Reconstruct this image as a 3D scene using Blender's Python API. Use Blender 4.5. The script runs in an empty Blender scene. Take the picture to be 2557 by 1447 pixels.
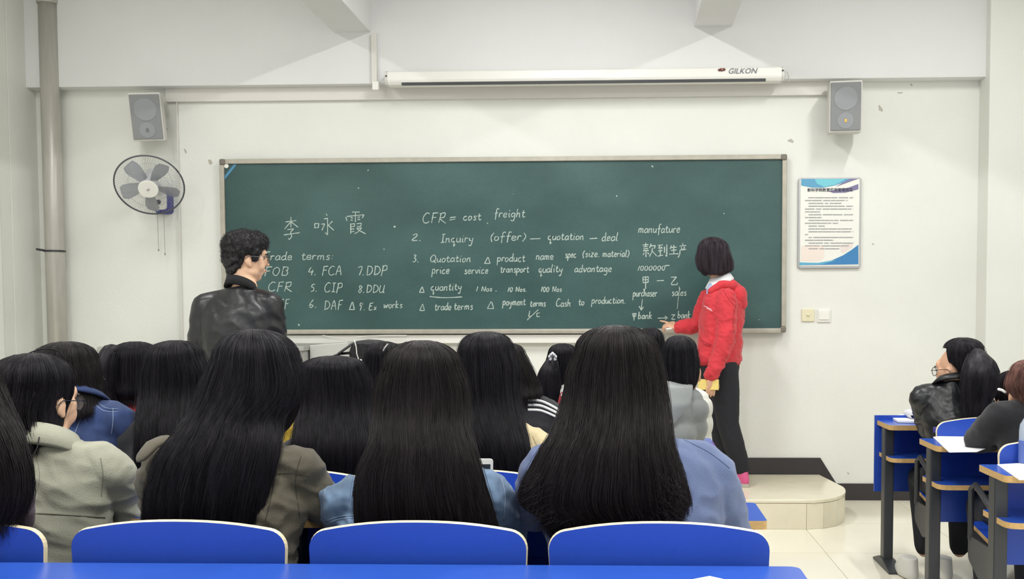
import bpy, bmesh, math, random
import numpy as np
from mathutils import Vector, Matrix, noise
from mathutils.bvhtree import BVHTree
random.seed(7); rng = np.random.default_rng(7)
scn = bpy.context.scene
COL = scn.collection
PI = math.pi

# ---------------------------------------------------------------- camera
F, PX, PY = 2600.0, 1459.0, 903.0
CAM = Vector((0, 0, 1.365))
YAW, PITCH, ROLL = 0.035, 0.0512, 0.0035
fwd = Vector((-math.sin(YAW)*math.cos(PITCH), math.cos(YAW)*math.cos(PITCH), -math.sin(PITCH)))
rgt = fwd.cross(Vector((0, 0, 1))).normalized()
upv = rgt.cross(fwd)
rq = Matrix.Rotation(ROLL, 3, fwd)
rgt = rq @ rgt; upv = rq @ upv
RM = Matrix((rgt, upv, -fwd)).transposed()
cam_d = bpy.data.cameras.new('camera')
cam_d.sensor_fit = 'HORIZONTAL'; cam_d.sensor_width = 36.0
cam_d.lens = F/2557*36.0
cam_d.shift_x = (1278.5-PX)/2557; cam_d.shift_y = (PY-723.5)/2557
cam_d.clip_start = 0.05; cam_d.clip_end = 100
cam = bpy.data.objects.new('camera', cam_d); COL.objects.link(cam)
cam.matrix_world = Matrix.Translation(CAM) @ RM.to_4x4()
scn.camera = cam

def ray(u, v):
    return (RM @ Vector(((u-PX)/F, -(v-PY)/F, -1))).normalized()
def P(u, v, Y):
    """the point at depth Y that the photograph shows at pixel (u, v)"""
    d = ray(u, v); return CAM + d*((Y-CAM.y)/d.y)
def S(Y): return F/Y

# ---------------------------------------------------------------- light
w = bpy.data.worlds.new('world'); scn.world = w; w.use_nodes = True
bg = w.node_tree.nodes['Background']
bg.inputs[0].default_value = (0.88, 0.95, 1.0, 1); bg.inputs[1].default_value = 0.86
scn.view_settings.view_transform = 'Standard'; scn.view_settings.look = 'None'
scn.view_settings.gamma = 1.0; scn.view_settings.exposure = 0.10
scn.view_settings.use_curve_mapping = False
def tube_light(x, y, z, power, length=1.25, wid=0.10, col=(1.0, .99, .975)):
    l = bpy.data.lights.new('tube_light', 'AREA'); l.shape = 'RECTANGLE'
    l.size = wid; l.size_y = length; l.energy = power; l.color = col
    o = bpy.data.objects.new('tube_light', l); COL.objects.link(o)
    o.location = (x, y, z)
    return o
tube_light(1.92, 5.2, 3.76, 39)
tube_light(-0.42, 5.2, 3.76, 50)
tube_light(-2.9, 5.0, 3.76, 25)
tube_light(1.92, 1.8, 3.76, 55)
tube_light(-0.42, 1.8, 3.76, 62)
tube_light(-2.9, 1.8, 3.76, 70)
tube_light(1.0, -1.4, 3.76, 45)
tube_light(-2.0, -1.4, 3.76, 45)

# ---------------------------------------------------------------- materials
def lin(c):
    return tuple(((x/255)/12.92 if x/255 <= .04045 else ((x/255+.055)/1.055)**2.4) for x in c)
_mats = {}
def mat(name, rgb, rough=.5, metal=0.0, bump=0.0, bscale=40, var=0.0, vscale=6, alpha=1.0, spec=.5, stretch=None,
        emis=None, trans=0.0, coat=0.0, sheen=0.0):
    if name in _mats: return _mats[name]
    m = bpy.data.materials.new(name); m.use_nodes = True
    nt = m.node_tree; b = nt.nodes['Principled BSDF']
    c = lin(rgb)
    b.inputs['Base Color'].default_value = (*c, 1)
    b.inputs['Roughness'].default_value = rough; b.inputs['Metallic'].default_value = metal
    b.inputs['Specular IOR Level'].default_value = spec
    b.inputs['Alpha'].default_value = alpha
    b.inputs['Coat Weight'].default_value = coat
    b.inputs['Sheen Weight'].default_value = sheen
    b.inputs['Transmission Weight'].default_value = trans
    tc = nt.nodes.new('ShaderNodeTexCoord'); src = tc.outputs['Object']
    if stretch:
        mp = nt.nodes.new('ShaderNodeMapping'); mp.inputs['Scale'].default_value = stretch
        nt.links.new(src, mp.inputs[0]); src = mp.outputs[0]
    if var:
        n = nt.nodes.new('ShaderNodeTexNoise'); n.inputs['Scale'].default_value = vscale
        n.inputs['Detail'].default_value = 5
        nt.links.new(src, n.inputs['Vector'])
        r = nt.nodes.new('ShaderNodeMapRange'); r.inputs[1].default_value = .3; r.inputs[2].default_value = .7
        r.inputs[3].default_value = 1-var; r.inputs[4].default_value = 1+var
        nt.links.new(n.outputs[0], r.inputs[0])
        mx = nt.nodes.new('ShaderNodeVectorMath'); mx.operation = 'SCALE'
        mx.inputs[0].default_value = c
        nt.links.new(r.outputs[0], mx.inputs['Scale'])
        nt.links.new(mx.outputs[0], b.inputs['Base Color'])
    if bump:
        n = nt.nodes.new('ShaderNodeTexNoise'); n.inputs['Scale'].default_value = bscale
        n.inputs['Detail'].default_value = 4
        nt.links.new(src, n.inputs['Vector'])
        bp = nt.nodes.new('ShaderNodeBump'); bp.inputs['Strength'].default_value = min(1, bump)
        bp.inputs['Distance'].default_value = .01
        nt.links.new(n.outputs[0], bp.inputs['Height']); nt.links.new(bp.outputs[0], b.inputs['Normal'])
    if emis:
        b.inputs['Emission Color'].default_value = (*lin(emis[0]), 1); b.inputs['Emission Strength'].default_value = emis[1]
    _mats[name] = m
    return m

M = dict(
 wall=mat('wall_paint', (231, 232, 225), .75, bump=.12, bscale=60, var=.025, vscale=2.2),
 wall_up=mat('upper_wall_paint', (228, 228, 227), .8, bump=.08, bscale=60, var=.02, vscale=2),
 ceil=mat('ceiling_paint', (226, 225, 222), .8),
 trunk=mat('white_plastic_trunking', (222, 219, 212), .45),
 base=mat('dark_baseboard_paint', (52, 49, 50), .4, bump=.1),
 floor=mat('cream_floor_tile', (240, 235, 216), .13, var=.03, vscale=1.3),
 grout=mat('floor_grout', (196, 184, 156), .6),
 plat=mat('cream_platform_stone', (230, 223, 199), .2, var=.04, vscale=9),
 alu=mat('board_aluminium', (176, 171, 158), .42, metal=.35, var=.08, vscale=20),
 alucap=mat('board_corner_plastic', (120, 114, 104), .5),
 chalk=mat('chalk', (176, 192, 184), .9, var=.25, vscale=160),
 white=mat('white_casing', (236, 235, 228), .4),
 slot=mat('dark_slot', (62, 64, 66), .6),
 spk=mat('speaker_grille', (142, 144, 145), .6, bump=.4, bscale=900),
 spkb=mat('speaker_box', (214, 212, 206), .5),
 pipe=mat('grey_drain_pipe', (186, 183, 175), .36, metal=.2, var=.06, vscale=5, stretch=(8, 8, 1)),
 blue=mat('blue_laminate', (31, 72, 178), .4, var=.03, vscale=60),
 bluetop=mat('blue_desk_laminate', (42, 82, 176), .24, var=.02, vscale=60),
 edge=mat('chair_edge_band', (233, 220, 186), .4),
 wood=mat('desk_edge_ply', (196, 160, 104), .55, var=.12, vscale=50, stretch=(1, 1, 8)),
 steel=mat('dark_grey_steel', (58, 60, 64), .42, metal=.3),
 cons=mat('console_grey_metal', (168, 168, 162), .5, metal=.1),
 consd=mat('console_panel_metal', (146, 146, 142), .5, metal=.1),
 paper=mat('white_paper', (240, 240, 242), .8),
 skin=mat('skin', (214, 168, 138), .5, var=.04, vscale=20),
 skin2=mat('pale_skin', (226, 184, 152), .5, var=.04, vscale=20),
 eye=mat('eye_white', (232, 228, 224), .2), iris=mat('dark_iris', (38, 26, 20), .15),
 lip=mat('lips', (176, 92, 84), .45),
 glassm=mat('glasses_frame', (24, 24, 28), .25),
 lens=mat('glasses_lens', (225, 232, 236), .05, alpha=.1),
)

# ---------------------------------------------------------------- mesh helpers
class Acc:
    """collects solids, then links them as ONE mesh object"""
    def __init__(s): s.v = []; s.f = []; s.mi = []
    def add(s, vs, fs, mi=0, mtx=None):
        o = len(s.v)
        if mtx is not None: vs = [mtx @ Vector(q) for q in vs]
        s.v += [tuple(q) for q in vs]; s.f += [tuple(i+o for i in f) for f in fs]; s.mi += [mi]*len(fs)
        return s
    def box(s, x0, x1, y0, y1, z0, z1, mi=0, mtx=None):
        vs = [(x0,y0,z0),(x1,y0,z0),(x1,y1,z0),(x0,y1,z0),(x0,y0,z1),(x1,y0,z1),(x1,y1,z1),(x0,y1,z1)]
        return s.add(vs, [(0,3,2,1),(4,5,6,7),(0,1,5,4),(1,2,6,5),(2,3,7,6),(3,0,4,7)], mi, mtx)
    def prism(s, poly, a, b, axis='y', mi=0, mi_side=None, mtx=None):
        """poly of 2D points extruded from a to b along axis (counter-clockwise seen from -axis)"""
        def q(p, h):
            return (p[0], h, p[1]) if axis == 'y' else ((p[0], p[1], h) if axis == 'z' else (h, p[0], p[1]))
        n = len(poly); vs = [q(p, a) for p in poly] + [q(p, b) for p in poly]
        o = len(s.f)
        s.add(vs, [tuple(range(n)), tuple(range(2*n-1, n-1, -1))], mi, mtx)
        off = len(s.v)-2*n
        s.f += [(off+i, off+n+i, off+n+(i+1) % n, off+(i+1) % n) for i in range(n)]
        s.mi += [mi if mi_side is None else mi_side]*n
        return s
    def rings(s, rings, mi=0, cap=True, closed=True):
        n = len(rings[0]); off = len(s.v)
        for r in rings: s.v += [tuple(p) for p in r]
        m = n if closed else n-1
        for i in range(len(rings)-1):
            for j in range(m):
                a = off+i*n+j; b = off+i*n+(j+1) % n
                s.f.append((a, b, b+n, a+n)); s.mi.append(mi)
        if cap:
            s.f.append(tuple(off+j for j in range(n-1, -1, -1))); s.mi.append(mi)
            s.f.append(tuple(off+(len(rings)-1)*n+j for j in range(n))); s.mi.append(mi)
        return s
    def tube(s, pts, rad, n=10, mi=0, round_ends=True, flat=1.0, flat_dir=None):
        pts = [Vector(p) for p in pts]
        if not hasattr(rad, '__len__'): rad = [rad]*len(pts)
        if round_ends:
            d0 = (pts[0]-pts[1]).normalized(); d1 = (pts[-1]-pts[-2]).normalized()
            A = [(pts[0]+d0*rad[0]*math.sin(a), rad[0]*math.cos(a)) for a in (1.45, 1.0, .5)]
            B = [(pts[-1]+d1*rad[-1]*math.sin(a), rad[-1]*math.cos(a)) for a in (.5, 1.0, 1.45)]
            pts = [a[0] for a in A]+pts+[b[0] for b in B]; rad = [a[1] for a in A]+list(rad)+[b[1] for b in B]
        rings = []; up = None
        for i, p in enumerate(pts):
            t = (pts[min(i+1, len(pts)-1)]-pts[max(i-1, 0)]).normalized()
            if up is None:
                up = Vector(flat_dir) if flat_dir is not None else (Vector((0, 0, 1)) if abs(t.z) < .9 else Vector((0, 1, 0)))
            up = (up-t*up.dot(t)); up = up.normalized() if up.length > 1e-6 else t.orthogonal().normalized()
            sd = t.cross(up)
            rings.append([p+sd*rad[i]*math.cos(2*PI*k/n)+up*rad[i]*flat*math.sin(2*PI*k/n) for k in range(n)])
        return s.rings(rings, mi)
    def ell(s, c, r, n=16, m=10, rot=None, mi=0):
        c = Vector(c); R = rot if rot is not None else Matrix.Identity(3)
        rings = []
        for i in range(m+1):
            a = -PI/2+PI*(i+.001*(1 if i == 0 else (-1 if i == m else 0)))/m
            ca = max(math.cos(a), .02); sa = math.sin(a)
            rings.append([c+R@Vector((r[0]*ca*math.cos(2*PI*k/n), r[1]*ca*math.sin(2*PI*k/n), r[2]*sa)) for k in range(n)])
        return s.rings(rings, mi)
    def mesh(s, name):
        me = bpy.data.meshes.new(name); me.from_pydata(s.v, [], s.f)
        me.polygons.foreach_set('material_index', s.mi); me.update(); return me
    def build(s, name, mats, parent=None, smooth=False, recalc=True, bevel=0):
        me = s.mesh(name)
        if recalc:
            bm = bmesh.new(); bm.from_mesh(me); bmesh.ops.recalc_face_normals(bm, faces=bm.faces); bm.to_mesh(me); bm.free()
        return link(name, me, mats, parent, smooth, bevel)

def link(name, me, mats, parent=None, smooth=False, bevel=0):
    if not isinstance(mats, (list, tuple)): mats = [mats]
    for m in mats:
        if len(me.materials) < len(mats): me.materials.append(m)
    if smooth: me.polygons.foreach_set('use_smooth', [True]*len(me.polygons))
    o = bpy.data.objects.new(name, me); COL.objects.link(o)
    if parent is not None: setp(o, parent)
    if bevel:
        b = o.modifiers.new('bevel', 'BEVEL'); b.width = bevel; b.segments = 2; b.limit_method = 'ANGLE'
    return o
def setp(o, parent):
    o.parent = parent; o.matrix_parent_inverse = parent_world(parent).inverted()
def parent_world(p):
    m = p.matrix_basis.copy() if p.type != 'CAMERA' else p.matrix_world
    m = Matrix.LocRotScale(p.location, p.rotation_euler, p.scale)
    if p.parent is not None: m = parent_world(p.parent) @ p.matrix_parent_inverse @ m
    return m
def thing(name, label, cat, loc=(0, 0, 0), group=None):
    o = bpy.data.objects.new(name, None); COL.objects.link(o); o.location = loc; o.empty_display_size = .1
    return tag(o, label, cat, group)
def tag(o, label, cat, group=None):
    o['label'] = label; o['category'] = cat
    if group: o['group'] = group
    return o
def struct(o): o['kind'] = 'structure'; return o
def lab(o, l): o['label'] = l; return o

def remesh(acc, voxel, name, smooth=2, disp=None):
    me = acc.mesh(name)
    o = bpy.data.objects.new(name, me); COL.objects.link(o)
    r = o.modifiers.new('r', 'REMESH'); r.mode = 'VOXEL'; r.voxel_size = voxel; r.adaptivity = 0
    if smooth:
        sm = o.modifiers.new('s', 'SMOOTH'); sm.iterations = smooth; sm.factor = .5
    dg = bpy.context.evaluated_depsgraph_get()
    out = bpy.data.meshes.new_from_object(o.evaluated_get(dg))
    bpy.data.objects.remove(o); bpy.data.meshes.remove(me)
    out.name = name; out.materials.clear()
    if disp:
        n = len(out.vertices); co = np.empty(n*3); out.vertices.foreach_get('co', co)
        no = np.empty(n*3); out.vertex_normals.foreach_get('vector', no)
        co = co.reshape(-1, 3); no = no.reshape(-1, 3)
        d = np.array([disp(Vector(c), Vector(q)) for c, q in zip(co, no)])
        co += no*d[:, None]
        out.vertices.foreach_set('co', co.ravel()); out.update()
    return out
# ================================================================ the setting
D = 7.37                      # front wall plane
XL, XR = -4.17, 2.95
Z0 = 0.0
def zat(v, Y, u=1278): return P(u, v, Y).z
def xat(u, Y, v=700): return P(u, v, Y).x

fl = struct(Acc().box(XL-.1, XR+.1, -2.5, D+.1, -.10, -.006).build('floor', M['grout']))
tm = Acc().box(-.3985, .3985, -.3985, .3985, -.01, 0)
tme = tm.mesh('tile')
x0t = P(2014, 1328, D).x
# tiles: a joint passes where the photograph shows it
xj = P(2014, 1328, 6.37).x
first = True
ix = -7
while xj+ix*.8 < XR+.4:
    cx = xj+ix*.8+.4; iy = 0
    while D-.4-iy*.8 > -1.2:
        cy = D-.4-iy*.8
        if cx > XL-.4:
            o = link('tile', tme, M['floor'], fl) if first else bpy.data.objects.new('tile', tme)
            if not first: COL.objects.link(o); o.parent = fl
            o.location = (cx, cy, 0); first = False
        iy += 1
    ix += 1
struct(Acc().box(XL-.1, XR+.1, D, D+.15, 0, 4.2).build('wall_front', M['wall']))
struct(Acc().box(XL-.15, XL, -2.5, D, 0, 4.2).build('wall_left', M['wall']))
struct(Acc().box(XR, XR+.15, -2.5, D, 0, 4.2).build('wall_right', M['wall']))
struct(Acc().box(XL-.1, XR+.1, -2.5, D+.1, 4.0, 4.15).build('ceiling', M['ceil']))
# ring beam above the front wall
zr = P(1300, 205, D-.12).z
struct(Acc().box(XL, XR, D-.12, D, zr, 4.0).build('trim_1', M['wall_up'], bevel=.004))
# two ceiling beams running towards the camera
for k, (ul, ur, vb) in enumerate(((834, 926, 81), (1734, 1828, 67))):
    a = P(ul, vb, D-.12); b = P(ur, vb, D-.12)
    bmo = Acc().box(a.x, b.x, -2.5, D-.12, (a.z+b.z)/2, 4.0).build('ceiling_beam', M['wall_up'])
    struct(bmo)
# right column, left columns
cr = P(2437, 800, D).x
struct(Acc().box(cr, XR, D-.2, D, 0, 4.0).build('column', M['wall'], bevel=.006))
cl = P(84, 700, D-.10).x
struct(Acc().box(XL, cl, D-.34, D, 0, 4.0).build('column', M['wall'], bevel=.03))
struct(Acc().box(XL, XL+.07, D-.95, D-.55, 0, 4.0).build('column', M['wall'], bevel=.03))
# baseboard, stepping down the side of the platform
zt = P(1950, 1185, D).z
pts = [(P(-100, 1144, D).x, zt), (P(2045, 1185, D).x, zt), (P(2107, 1252, D).x, 0), (cr, 0),
       (cr, P(2300, 1209, D).z), (P(2088, 1208, D).x, P(2088, 1208, D).z), (P(2048, 1144, D).x, P(2048, 1144, D).z), (P(-100, 1144, D).x, P(2048, 1144, D).z)]
struct(Acc().prism(pts, D-.012, D, 'y').build('baseboard_front', M['base']))
struct(Acc().box(cr, XR, D-.212, D-.2, 0, .12).build('baseboard_right', M['base']))
struct(Acc().box(cr-.012, cr, D-.212, D, 0, .12).build('baseboard_column', M['base']))
# teaching platform with a rounded corner
pf = P(1950, 1328, 6.38); ZP = zt
YF = 6.38
xe = P(2045, 1185, D).x; xf = P(2106, 1240, 6.9).x
plat = thing('teaching_platform', 'low cream stone teaching platform with rounded corner under the chalkboard', 'platform', (-.8, 6.9, 0))
xr_ = P(2106, 1290, 6.85).x; xc0 = P(2014, 1290, YF).x
arc = [(xe, D), (xe*.5+xr_*.5, D*.5+3.43), (xr_, 6.86)]
for i in range(1, 9):
    a = i/9*PI/2
    arc.append((xc0+(xr_-xc0)*math.cos(a), 6.86-(6.86-YF)*math.sin(a)))
arc += [(xc0, YF)]
outl = [(XL+.3, YF), (XL+.3, D-.013)] + [(xe, D-.013)] + arc[1:]
def shrink(p, e): return [(x-(e if x > xc0-.01 and x > 0 else 0)*((x-xc0)/(xr_-xc0) if x > xc0 else 0), y+(e if y < 6.8 else 0)) for x, y in p]
Acc().prism(outl, ZP-.022, ZP, 'z').build('top_slab', M['plat'], plat, bevel=.004)
Acc().prism(shrink(outl, .022), .0, ZP-.022, 'z').build('core', M['grout'], plat)
# facing tiles along the front and round the corner
edge = [(XL+.3+i*.62, YF) for i in range(0, 12) if XL+.3+i*.62 < xc0-.1]+[(xc0, YF)]
arcp = arc[::-1]
path = edge+[arcp[i] for i in (2, 4, 6, 8, 9)]
for i in range(len(path)-1):
    a = Vector((*path[i], 0)); b = Vector((*path[i+1], 0)); d = (b-a).normalized(); n = Vector((d.y, -d.x, 0))
    a2 = a+d*.0015; b2 = b-d*.0015
    q = [a2+n*.0, b2+n*.0, b2-n*.018, a2-n*.018]
    vs = [(p.x, p.y, .001) for p in q]+[(p.x, p.y, ZP-.024) for p in q]
    Acc().add(vs, [(0,1,2,3),(7,6,5,4),(0,4,5,1),(1,5,6,2),(2,6,7,3),(3,7,4,0)]).build('tile', M['plat'], plat)

# ================================================================ things on the front wall
def wbox(name, u0, v0, u1, v1, d, m, parent=None, Y=D, bev=.003):
    """box hung on the wall plane between two photo corners, standing d out"""
    a = P(u0, v0, Y-d); b = P(u1, v1, Y-d)
    return Acc().box(min(a.x, b.x), max(a.x, b.x), Y-d, Y-.0005, min(a.z, b.z), max(a.z, b.z)).build(name, m, parent, bevel=bev)
# cable trunking
o = wbox('cable_trunking', 412, 221, 2070, 237, .035, M['trunk'])
tag(o, 'long white horizontal cable trunking under the ring beam between both speakers', 'trunking')
o = wbox('cable_trunking', 441, 243, 459, 1100, .03, M['trunk'])
tag(o, 'white vertical cable trunking beside the wall fan', 'trunking')
t = thing('cable_trunking', 'short vertical white trunking dropping from the ceiling beam beside the screen case', 'trunking', P(932, 225, D-.13))
wbox('cover', 926, 84, 941, 206, .03, M['trunk'], t, Y=D-.12)
lab(wbox('end_piece', 929, 203, 945, 224, .045, M['white'], t, Y=D-.12), 'whiter plastic end piece')
o = wbox('cable_trunking', 715, 838, 1459, 857, .06, M['white'])
tag(o, 'white trunking running under the chalkboard above the console', 'trunking')
# mark-like short bracket on left wall
aa = P(0, 138, 6.55)
o = Acc().box(XL, XL+.03, 6.1, 6.62, P(20, 146, 6.6).z-.025, P(20, 146, 6.6).z+.01).build('cable_trunking', M['trunk'])
tag(o, 'short grey conduit on the side wall left of the drain pipe', 'trunking')

# drain pipe
pt = thing('drain_pipe', 'grey vertical drain pipe in the corner beside the fan', 'pipe', (P(138, 800, D-.12).x, D-.12, 0))
c = pt.location
pipe_x = P(132, 450, D-.12).x
Acc().tube([(pipe_x, D-.12, .0), (pipe_x, D-.12, 4.0)], .064, 28, round_ends=False).build('tube', M['pipe'], pt, smooth=True)
zc = P(130, 628, D-.12).z
Acc().tube([(pipe_x, D-.12, zc-.006), (pipe_x, D-.12, zc+.006)], .070, 28, round_ends=False).tube([(pipe_x-.06, D-.14, zc+.004), (pipe_x-.10, D-.17, zc+.012)], .008, 8).build('clamp', M['steel'], pt)
zc = P(130, 10, D-.12).z
Acc().tube([(pipe_x, D-.12, zc), (pipe_x, D-.12, zc+.2)], .072, 28, round_ends=False).build('collar', M['pipe'], pt, smooth=False)

def catmull_(p): return [Vector(q) for q in catmull([tuple(v) for v in p])]
def catmull(p, k=5):
    if len(p) < 3: return p
    q = [p[0]]+p+[p[-1]]; out = []
    for i in range(1, len(q)-2):
        a, b_, c_, d_ = (np.array(q[i+j-1], float) for j in range(4))
        for j in range(k):
            t = j/k
            out.append(tuple(.5*((2*b_)+(-a+c_)*t+(2*a-5*b_+4*c_-d_)*t*t+(-a+3*b_-3*c_+d_)*t**3)))
    return out+[p[-1]]
# ---- chalkboard
DB = D-.045
bmat = bpy.data.materials.new('chalkboard_green'); bmat.use_nodes = True
nt = bmat.node_tree; b = nt.nodes['Principled BSDF']; b.inputs['Roughness'].default_value = .42
b.inputs['Specular IOR Level'].default_value = .45
tc = nt.nodes.new('ShaderNodeTexCoord'); n1 = nt.nodes.new('ShaderNodeTexNoise'); n1.inputs['Scale'].default_value = 1.6; n1.inputs['Detail'].default_value = 7
mp = nt.nodes.new('ShaderNodeMapping'); mp.inputs['Scale'].default_value = (1, 1, 1.5)
nt.links.new(tc.outputs['Object'], mp.inputs[0]); nt.links.new(mp.outputs[0], n1.inputs['Vector'])
n2 = nt.nodes.new('ShaderNodeTexNoise'); n2.inputs['Scale'].default_value = 150; nt.links.new(tc.outputs['Object'], n2.inputs['Vector'])
cr1 = nt.nodes.new('ShaderNodeValToRGB')
cr1.color_ramp.elements[0].position = .3; cr1.color_ramp.elements[0].color = (*lin((42, 74, 72)), 1)
cr1.color_ramp.elements[1].position = .72; cr1.color_ramp.elements[1].color = (*lin((66, 98, 96)), 1)
nt.links.new(n1.outputs[0], cr1.inputs[0])
mx = nt.nodes.new('ShaderNodeMix'); mx.data_type = 'RGBA'; mx.blend_type = 'OVERLAY'; mx.inputs[0].default_value = .25
nt.links.new(cr1.outputs[0], mx.inputs[6]); nt.links.new(n2.outputs[0], mx.inputs[7]); nt.links.new(mx.outputs[2], b.inputs['Base Color'])
TL = P(549, 399, DB); TR = P(1964, 385, DB); BL = P(556, 832, DB); BR = P(1964, 832, DB)
bx0, bx1 = (TL.x+BL.x)/2, (TR.x+BR.x)/2; bz1 = (TL.z+TR.z)/2; bz0 = (BL.z+BR.z)/2
board = thing('chalkboard', 'long dark green chalkboard with aluminium frame and chalk writing on the front wall', 'chalkboard', ((bx0+bx1)/2, DB, bz0))
fw = .033
Acc().box(bx0+.01, bx1-.01, DB+.01, D-.001, bz0+.01, bz1-.01).build('writing_surface', bmat, board)
Acc().box(bx0+.04, bx1-.04, DB-.008, D-.03, bz1-fw, bz1).build('frame_rail', M['alu'], board, bevel=.004)
Acc().box(bx0, bx0+fw, DB-.008, D-.03, bz0+.04, bz1-.04).build('frame_rail', M['alu'], board, bevel=.004)
Acc().box(bx1-fw, bx1, DB-.008, D-.03, bz0+.04, bz1-.04).build('frame_rail', M['alu'], board, bevel=.004)
Acc().box(bx0+.04, bx1-.04, DB-.035, D-.03, bz0, bz0+.028).box(bx0+.04, bx1-.04, DB-.041, DB-.033, bz0-.004, bz0+.02).build('chalk_tray', M['alu'], board, bevel=.003)
for cx in (bx0, bx1-.042):
    for cz in (bz0-.002, bz1-.04):
        lab(Acc().box(cx, cx+.042, DB-.014, D-.03, cz, cz+.042).build('corner_cap', M['alucap'], board, bevel=.01), 'dark plastic corner cap')
# blue sticker across the top left corner + round magnet
YS = DB+.0085
def poly_on(name, pts, m, parent, Y, th=.0015):
    q = [P(u, v, Y) for u, v in pts]
    return Acc().prism([(p.x, p.z) for p in q], Y-th, Y, 'y').build(name, m, parent)
lab(poly_on('sticker', [(559, 452), (561, 440), (584, 411), (592, 411)], mat('blue_sticker', (74, 138, 176), .4), board, YS), 'torn blue corner sticker')
mg = Acc().tube([(P(566, 415, YS).x, YS-.008, P(566, 415, YS).z), (P(566, 415, YS).x, YS, P(566, 415, YS).z)], .016, 18, round_ends=False)
lab(mg.build('magnet', M['white'], board), 'small round white magnet')

# loose cable drooping behind the tray
lab(Acc().tube(catmull_([P(806, 838, DB-.05), P(830, 843, DB-.05), P(870, 845, DB-.05), P(905, 841, DB-.05), P(960, 838, DB-.05), P(1015, 838, DB-.045)]), .003, 6).build('loose_cable', M['white'], board, smooth=True), 'thin white cable drooping from the tray')
# ---- chalk writing: a stroke alphabet (baseline 0, x-height 10, ascender 20)
G = {
'a':(9,['8,9 4,10 1,6 1,2 4,0 7,3','8,10 8,3 10,0']), 'b':(9,['1,20 1,0','1,7 5,10 8,6 6,1 1,1']), 'c':(8,['7,9 4,10 1,6 2,1 5,0 8,2']),
'd':(9,['8,9 4,10 1,6 1,2 4,0 7,3','8,20 8,3 10,0']), 'e':(8,['1,5 7,6 6,10 2,9 1,3 4,0 8,2']), 'f':(8,['9,19 6,20 4,16 4,-6','1,9 8,10']),
'g':(9,['8,9 4,10 1,6 3,1 7,4','8,10 8,-5 5,-9 1,-7']), 'h':(9,['1,20 1,0','1,6 5,10 7,8 7,2 9,0']), 'i':(4,['2,10 2,2 4,0','2,15 3,16']),
'k':(9,['1,20 1,0','7,11 1,5 8,0']), 'l':(4,['2,20 1,3 4,0']), 'm':(13,['1,10 1,0','1,7 4,10 6,8 6,0','6,7 9,10 11,8 11,2 13,0']),
'n':(9,['1,10 1,0','1,7 5,10 7,8 7,2 9,0']), 'o':(8,['5,10 1,8 1,2 4,0 7,3 7,8 4,10']), 'p':(9,['1,11 1,-9','1,8 5,11 8,7 6,1 1,2']),
'q':(9,['8,9 4,10 1,6 3,1 7,4 8,10 7,-9 10,-5']), 'r':(7,['1,10 1,0','1,6 3,10 7,9']), 's':(7,['7,9 3,10 2,7 6,4 5,0 1,1']),
't':(7,['3,16 3,3 5,0 8,2','0,10 7,11']), 'u':(9,['1,10 1,3 4,0 7,3','8,10 8,2 10,0']), 'v':(8,['1,10 4,0 8,11']), 'w':(12,['1,10 3,0 6,8 8,0 12,11']),
'y':(9,['1,10 2,4 6,4','8,10 7,0 5,-8 1,-7']), 'z':(8,['1,10 7,10 1,0 8,0']), 'x':(8,['1,9 7,0','7,9 1,0']),
'A':(13,['1,0 6,20 12,0','3,8 11,8']), 'B':(12,['2,19 1,0','1,19 9,18 8,11 2,11 10,8 9,1 1,0']), 'C':(12,['11,18 6,20 1,12 2,3 7,0 12,3']),
'D':(13,['2,19 2,0','1,19 9,17 12,9 8,2 1,0']), 'E':(11,['2,18 1,0 10,1','2,10 8,10','2,18 10,19']), 'F':(11,['3,19 2,-1','2,19 11,20','2,10 9,11']),
'I':(8,['1,19 8,20','4,20 4,0','1,0 8,1']), 'L':(9,['2,19 1,1 9,2']), 'N':(12,['1,0 2,18 9,1 11,19']), 'P':(11,['3,18 1,-3','1,18 9,19 10,11 2,8']),
'Q':(13,['6,19 1,12 3,2 9,2 12,10 9,18 5,19','7,5 14,-2']), 'R':(13,['3,19 1,0','1,18 10,20 9,11 2,9 13,-1']), 'T':(12,['0,19 12,20','6,19 6,0']), 'U':(12,['2,18 1,4 5,0 10,3','11,18 10,2 13,-1']),
'O':(13,['7,19 2,14 2,4 7,0 11,6 11,14 7,19']), '0':(9,['5,17 1,12 2,2 6,0 8,8 7,15 4,17']), '1':(4,['3,18 1,0']), '2':(9,['1,14 5,18 7,13 1,1 9,1']), '3':(9,['2,17 7,17 4,10 8,6 5,0 1,1']),
'4':(10,['4,18 1,7 10,8','8,12 7,-1']), '5':(9,['3,18 2,11 7,9 7,2 1,0','3,18 9,18']), '6':(9,['6,18 1,7 4,0 8,5 2,7']), '7':(9,['1,17 9,18 5,0']),
'8':(9,['7,16 3,18 2,13 7,6 4,0 1,4 7,13 7,17']), '9':(9,['8,15 4,17 3,11 8,13 8,17 5,0']), '(':(5,['5,18 1,9 4,-3']), ')':(5,['1,18 5,9 1,-3']),
'.':(4,['1,1 3,0']), ',':(4,['2,2 1,-2']), ':':(4,['2,9 3,8','2,2 3,1']), '=':(12,['1,7 11,9','1,2 11,4']), '-':(18,['1,7 17,8']),
"'":(5,['1,11 5,15']), '^':(14,['6,16 1,1 13,1 7,16']), ' ':(7,[]), '/':(12,['12,20 0,-8']),
}
YC0 = DB+.0088
def densify(st):
    out = [st[0]]
    for a_, b_ in zip(st, st[1:]):
        for t in (.12, .5, .88): out.append((a_[0]+(b_[0]-a_[0])*t, a_[1]+(b_[1]-a_[1])*t))
        out.append(b_)
    return out
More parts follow.
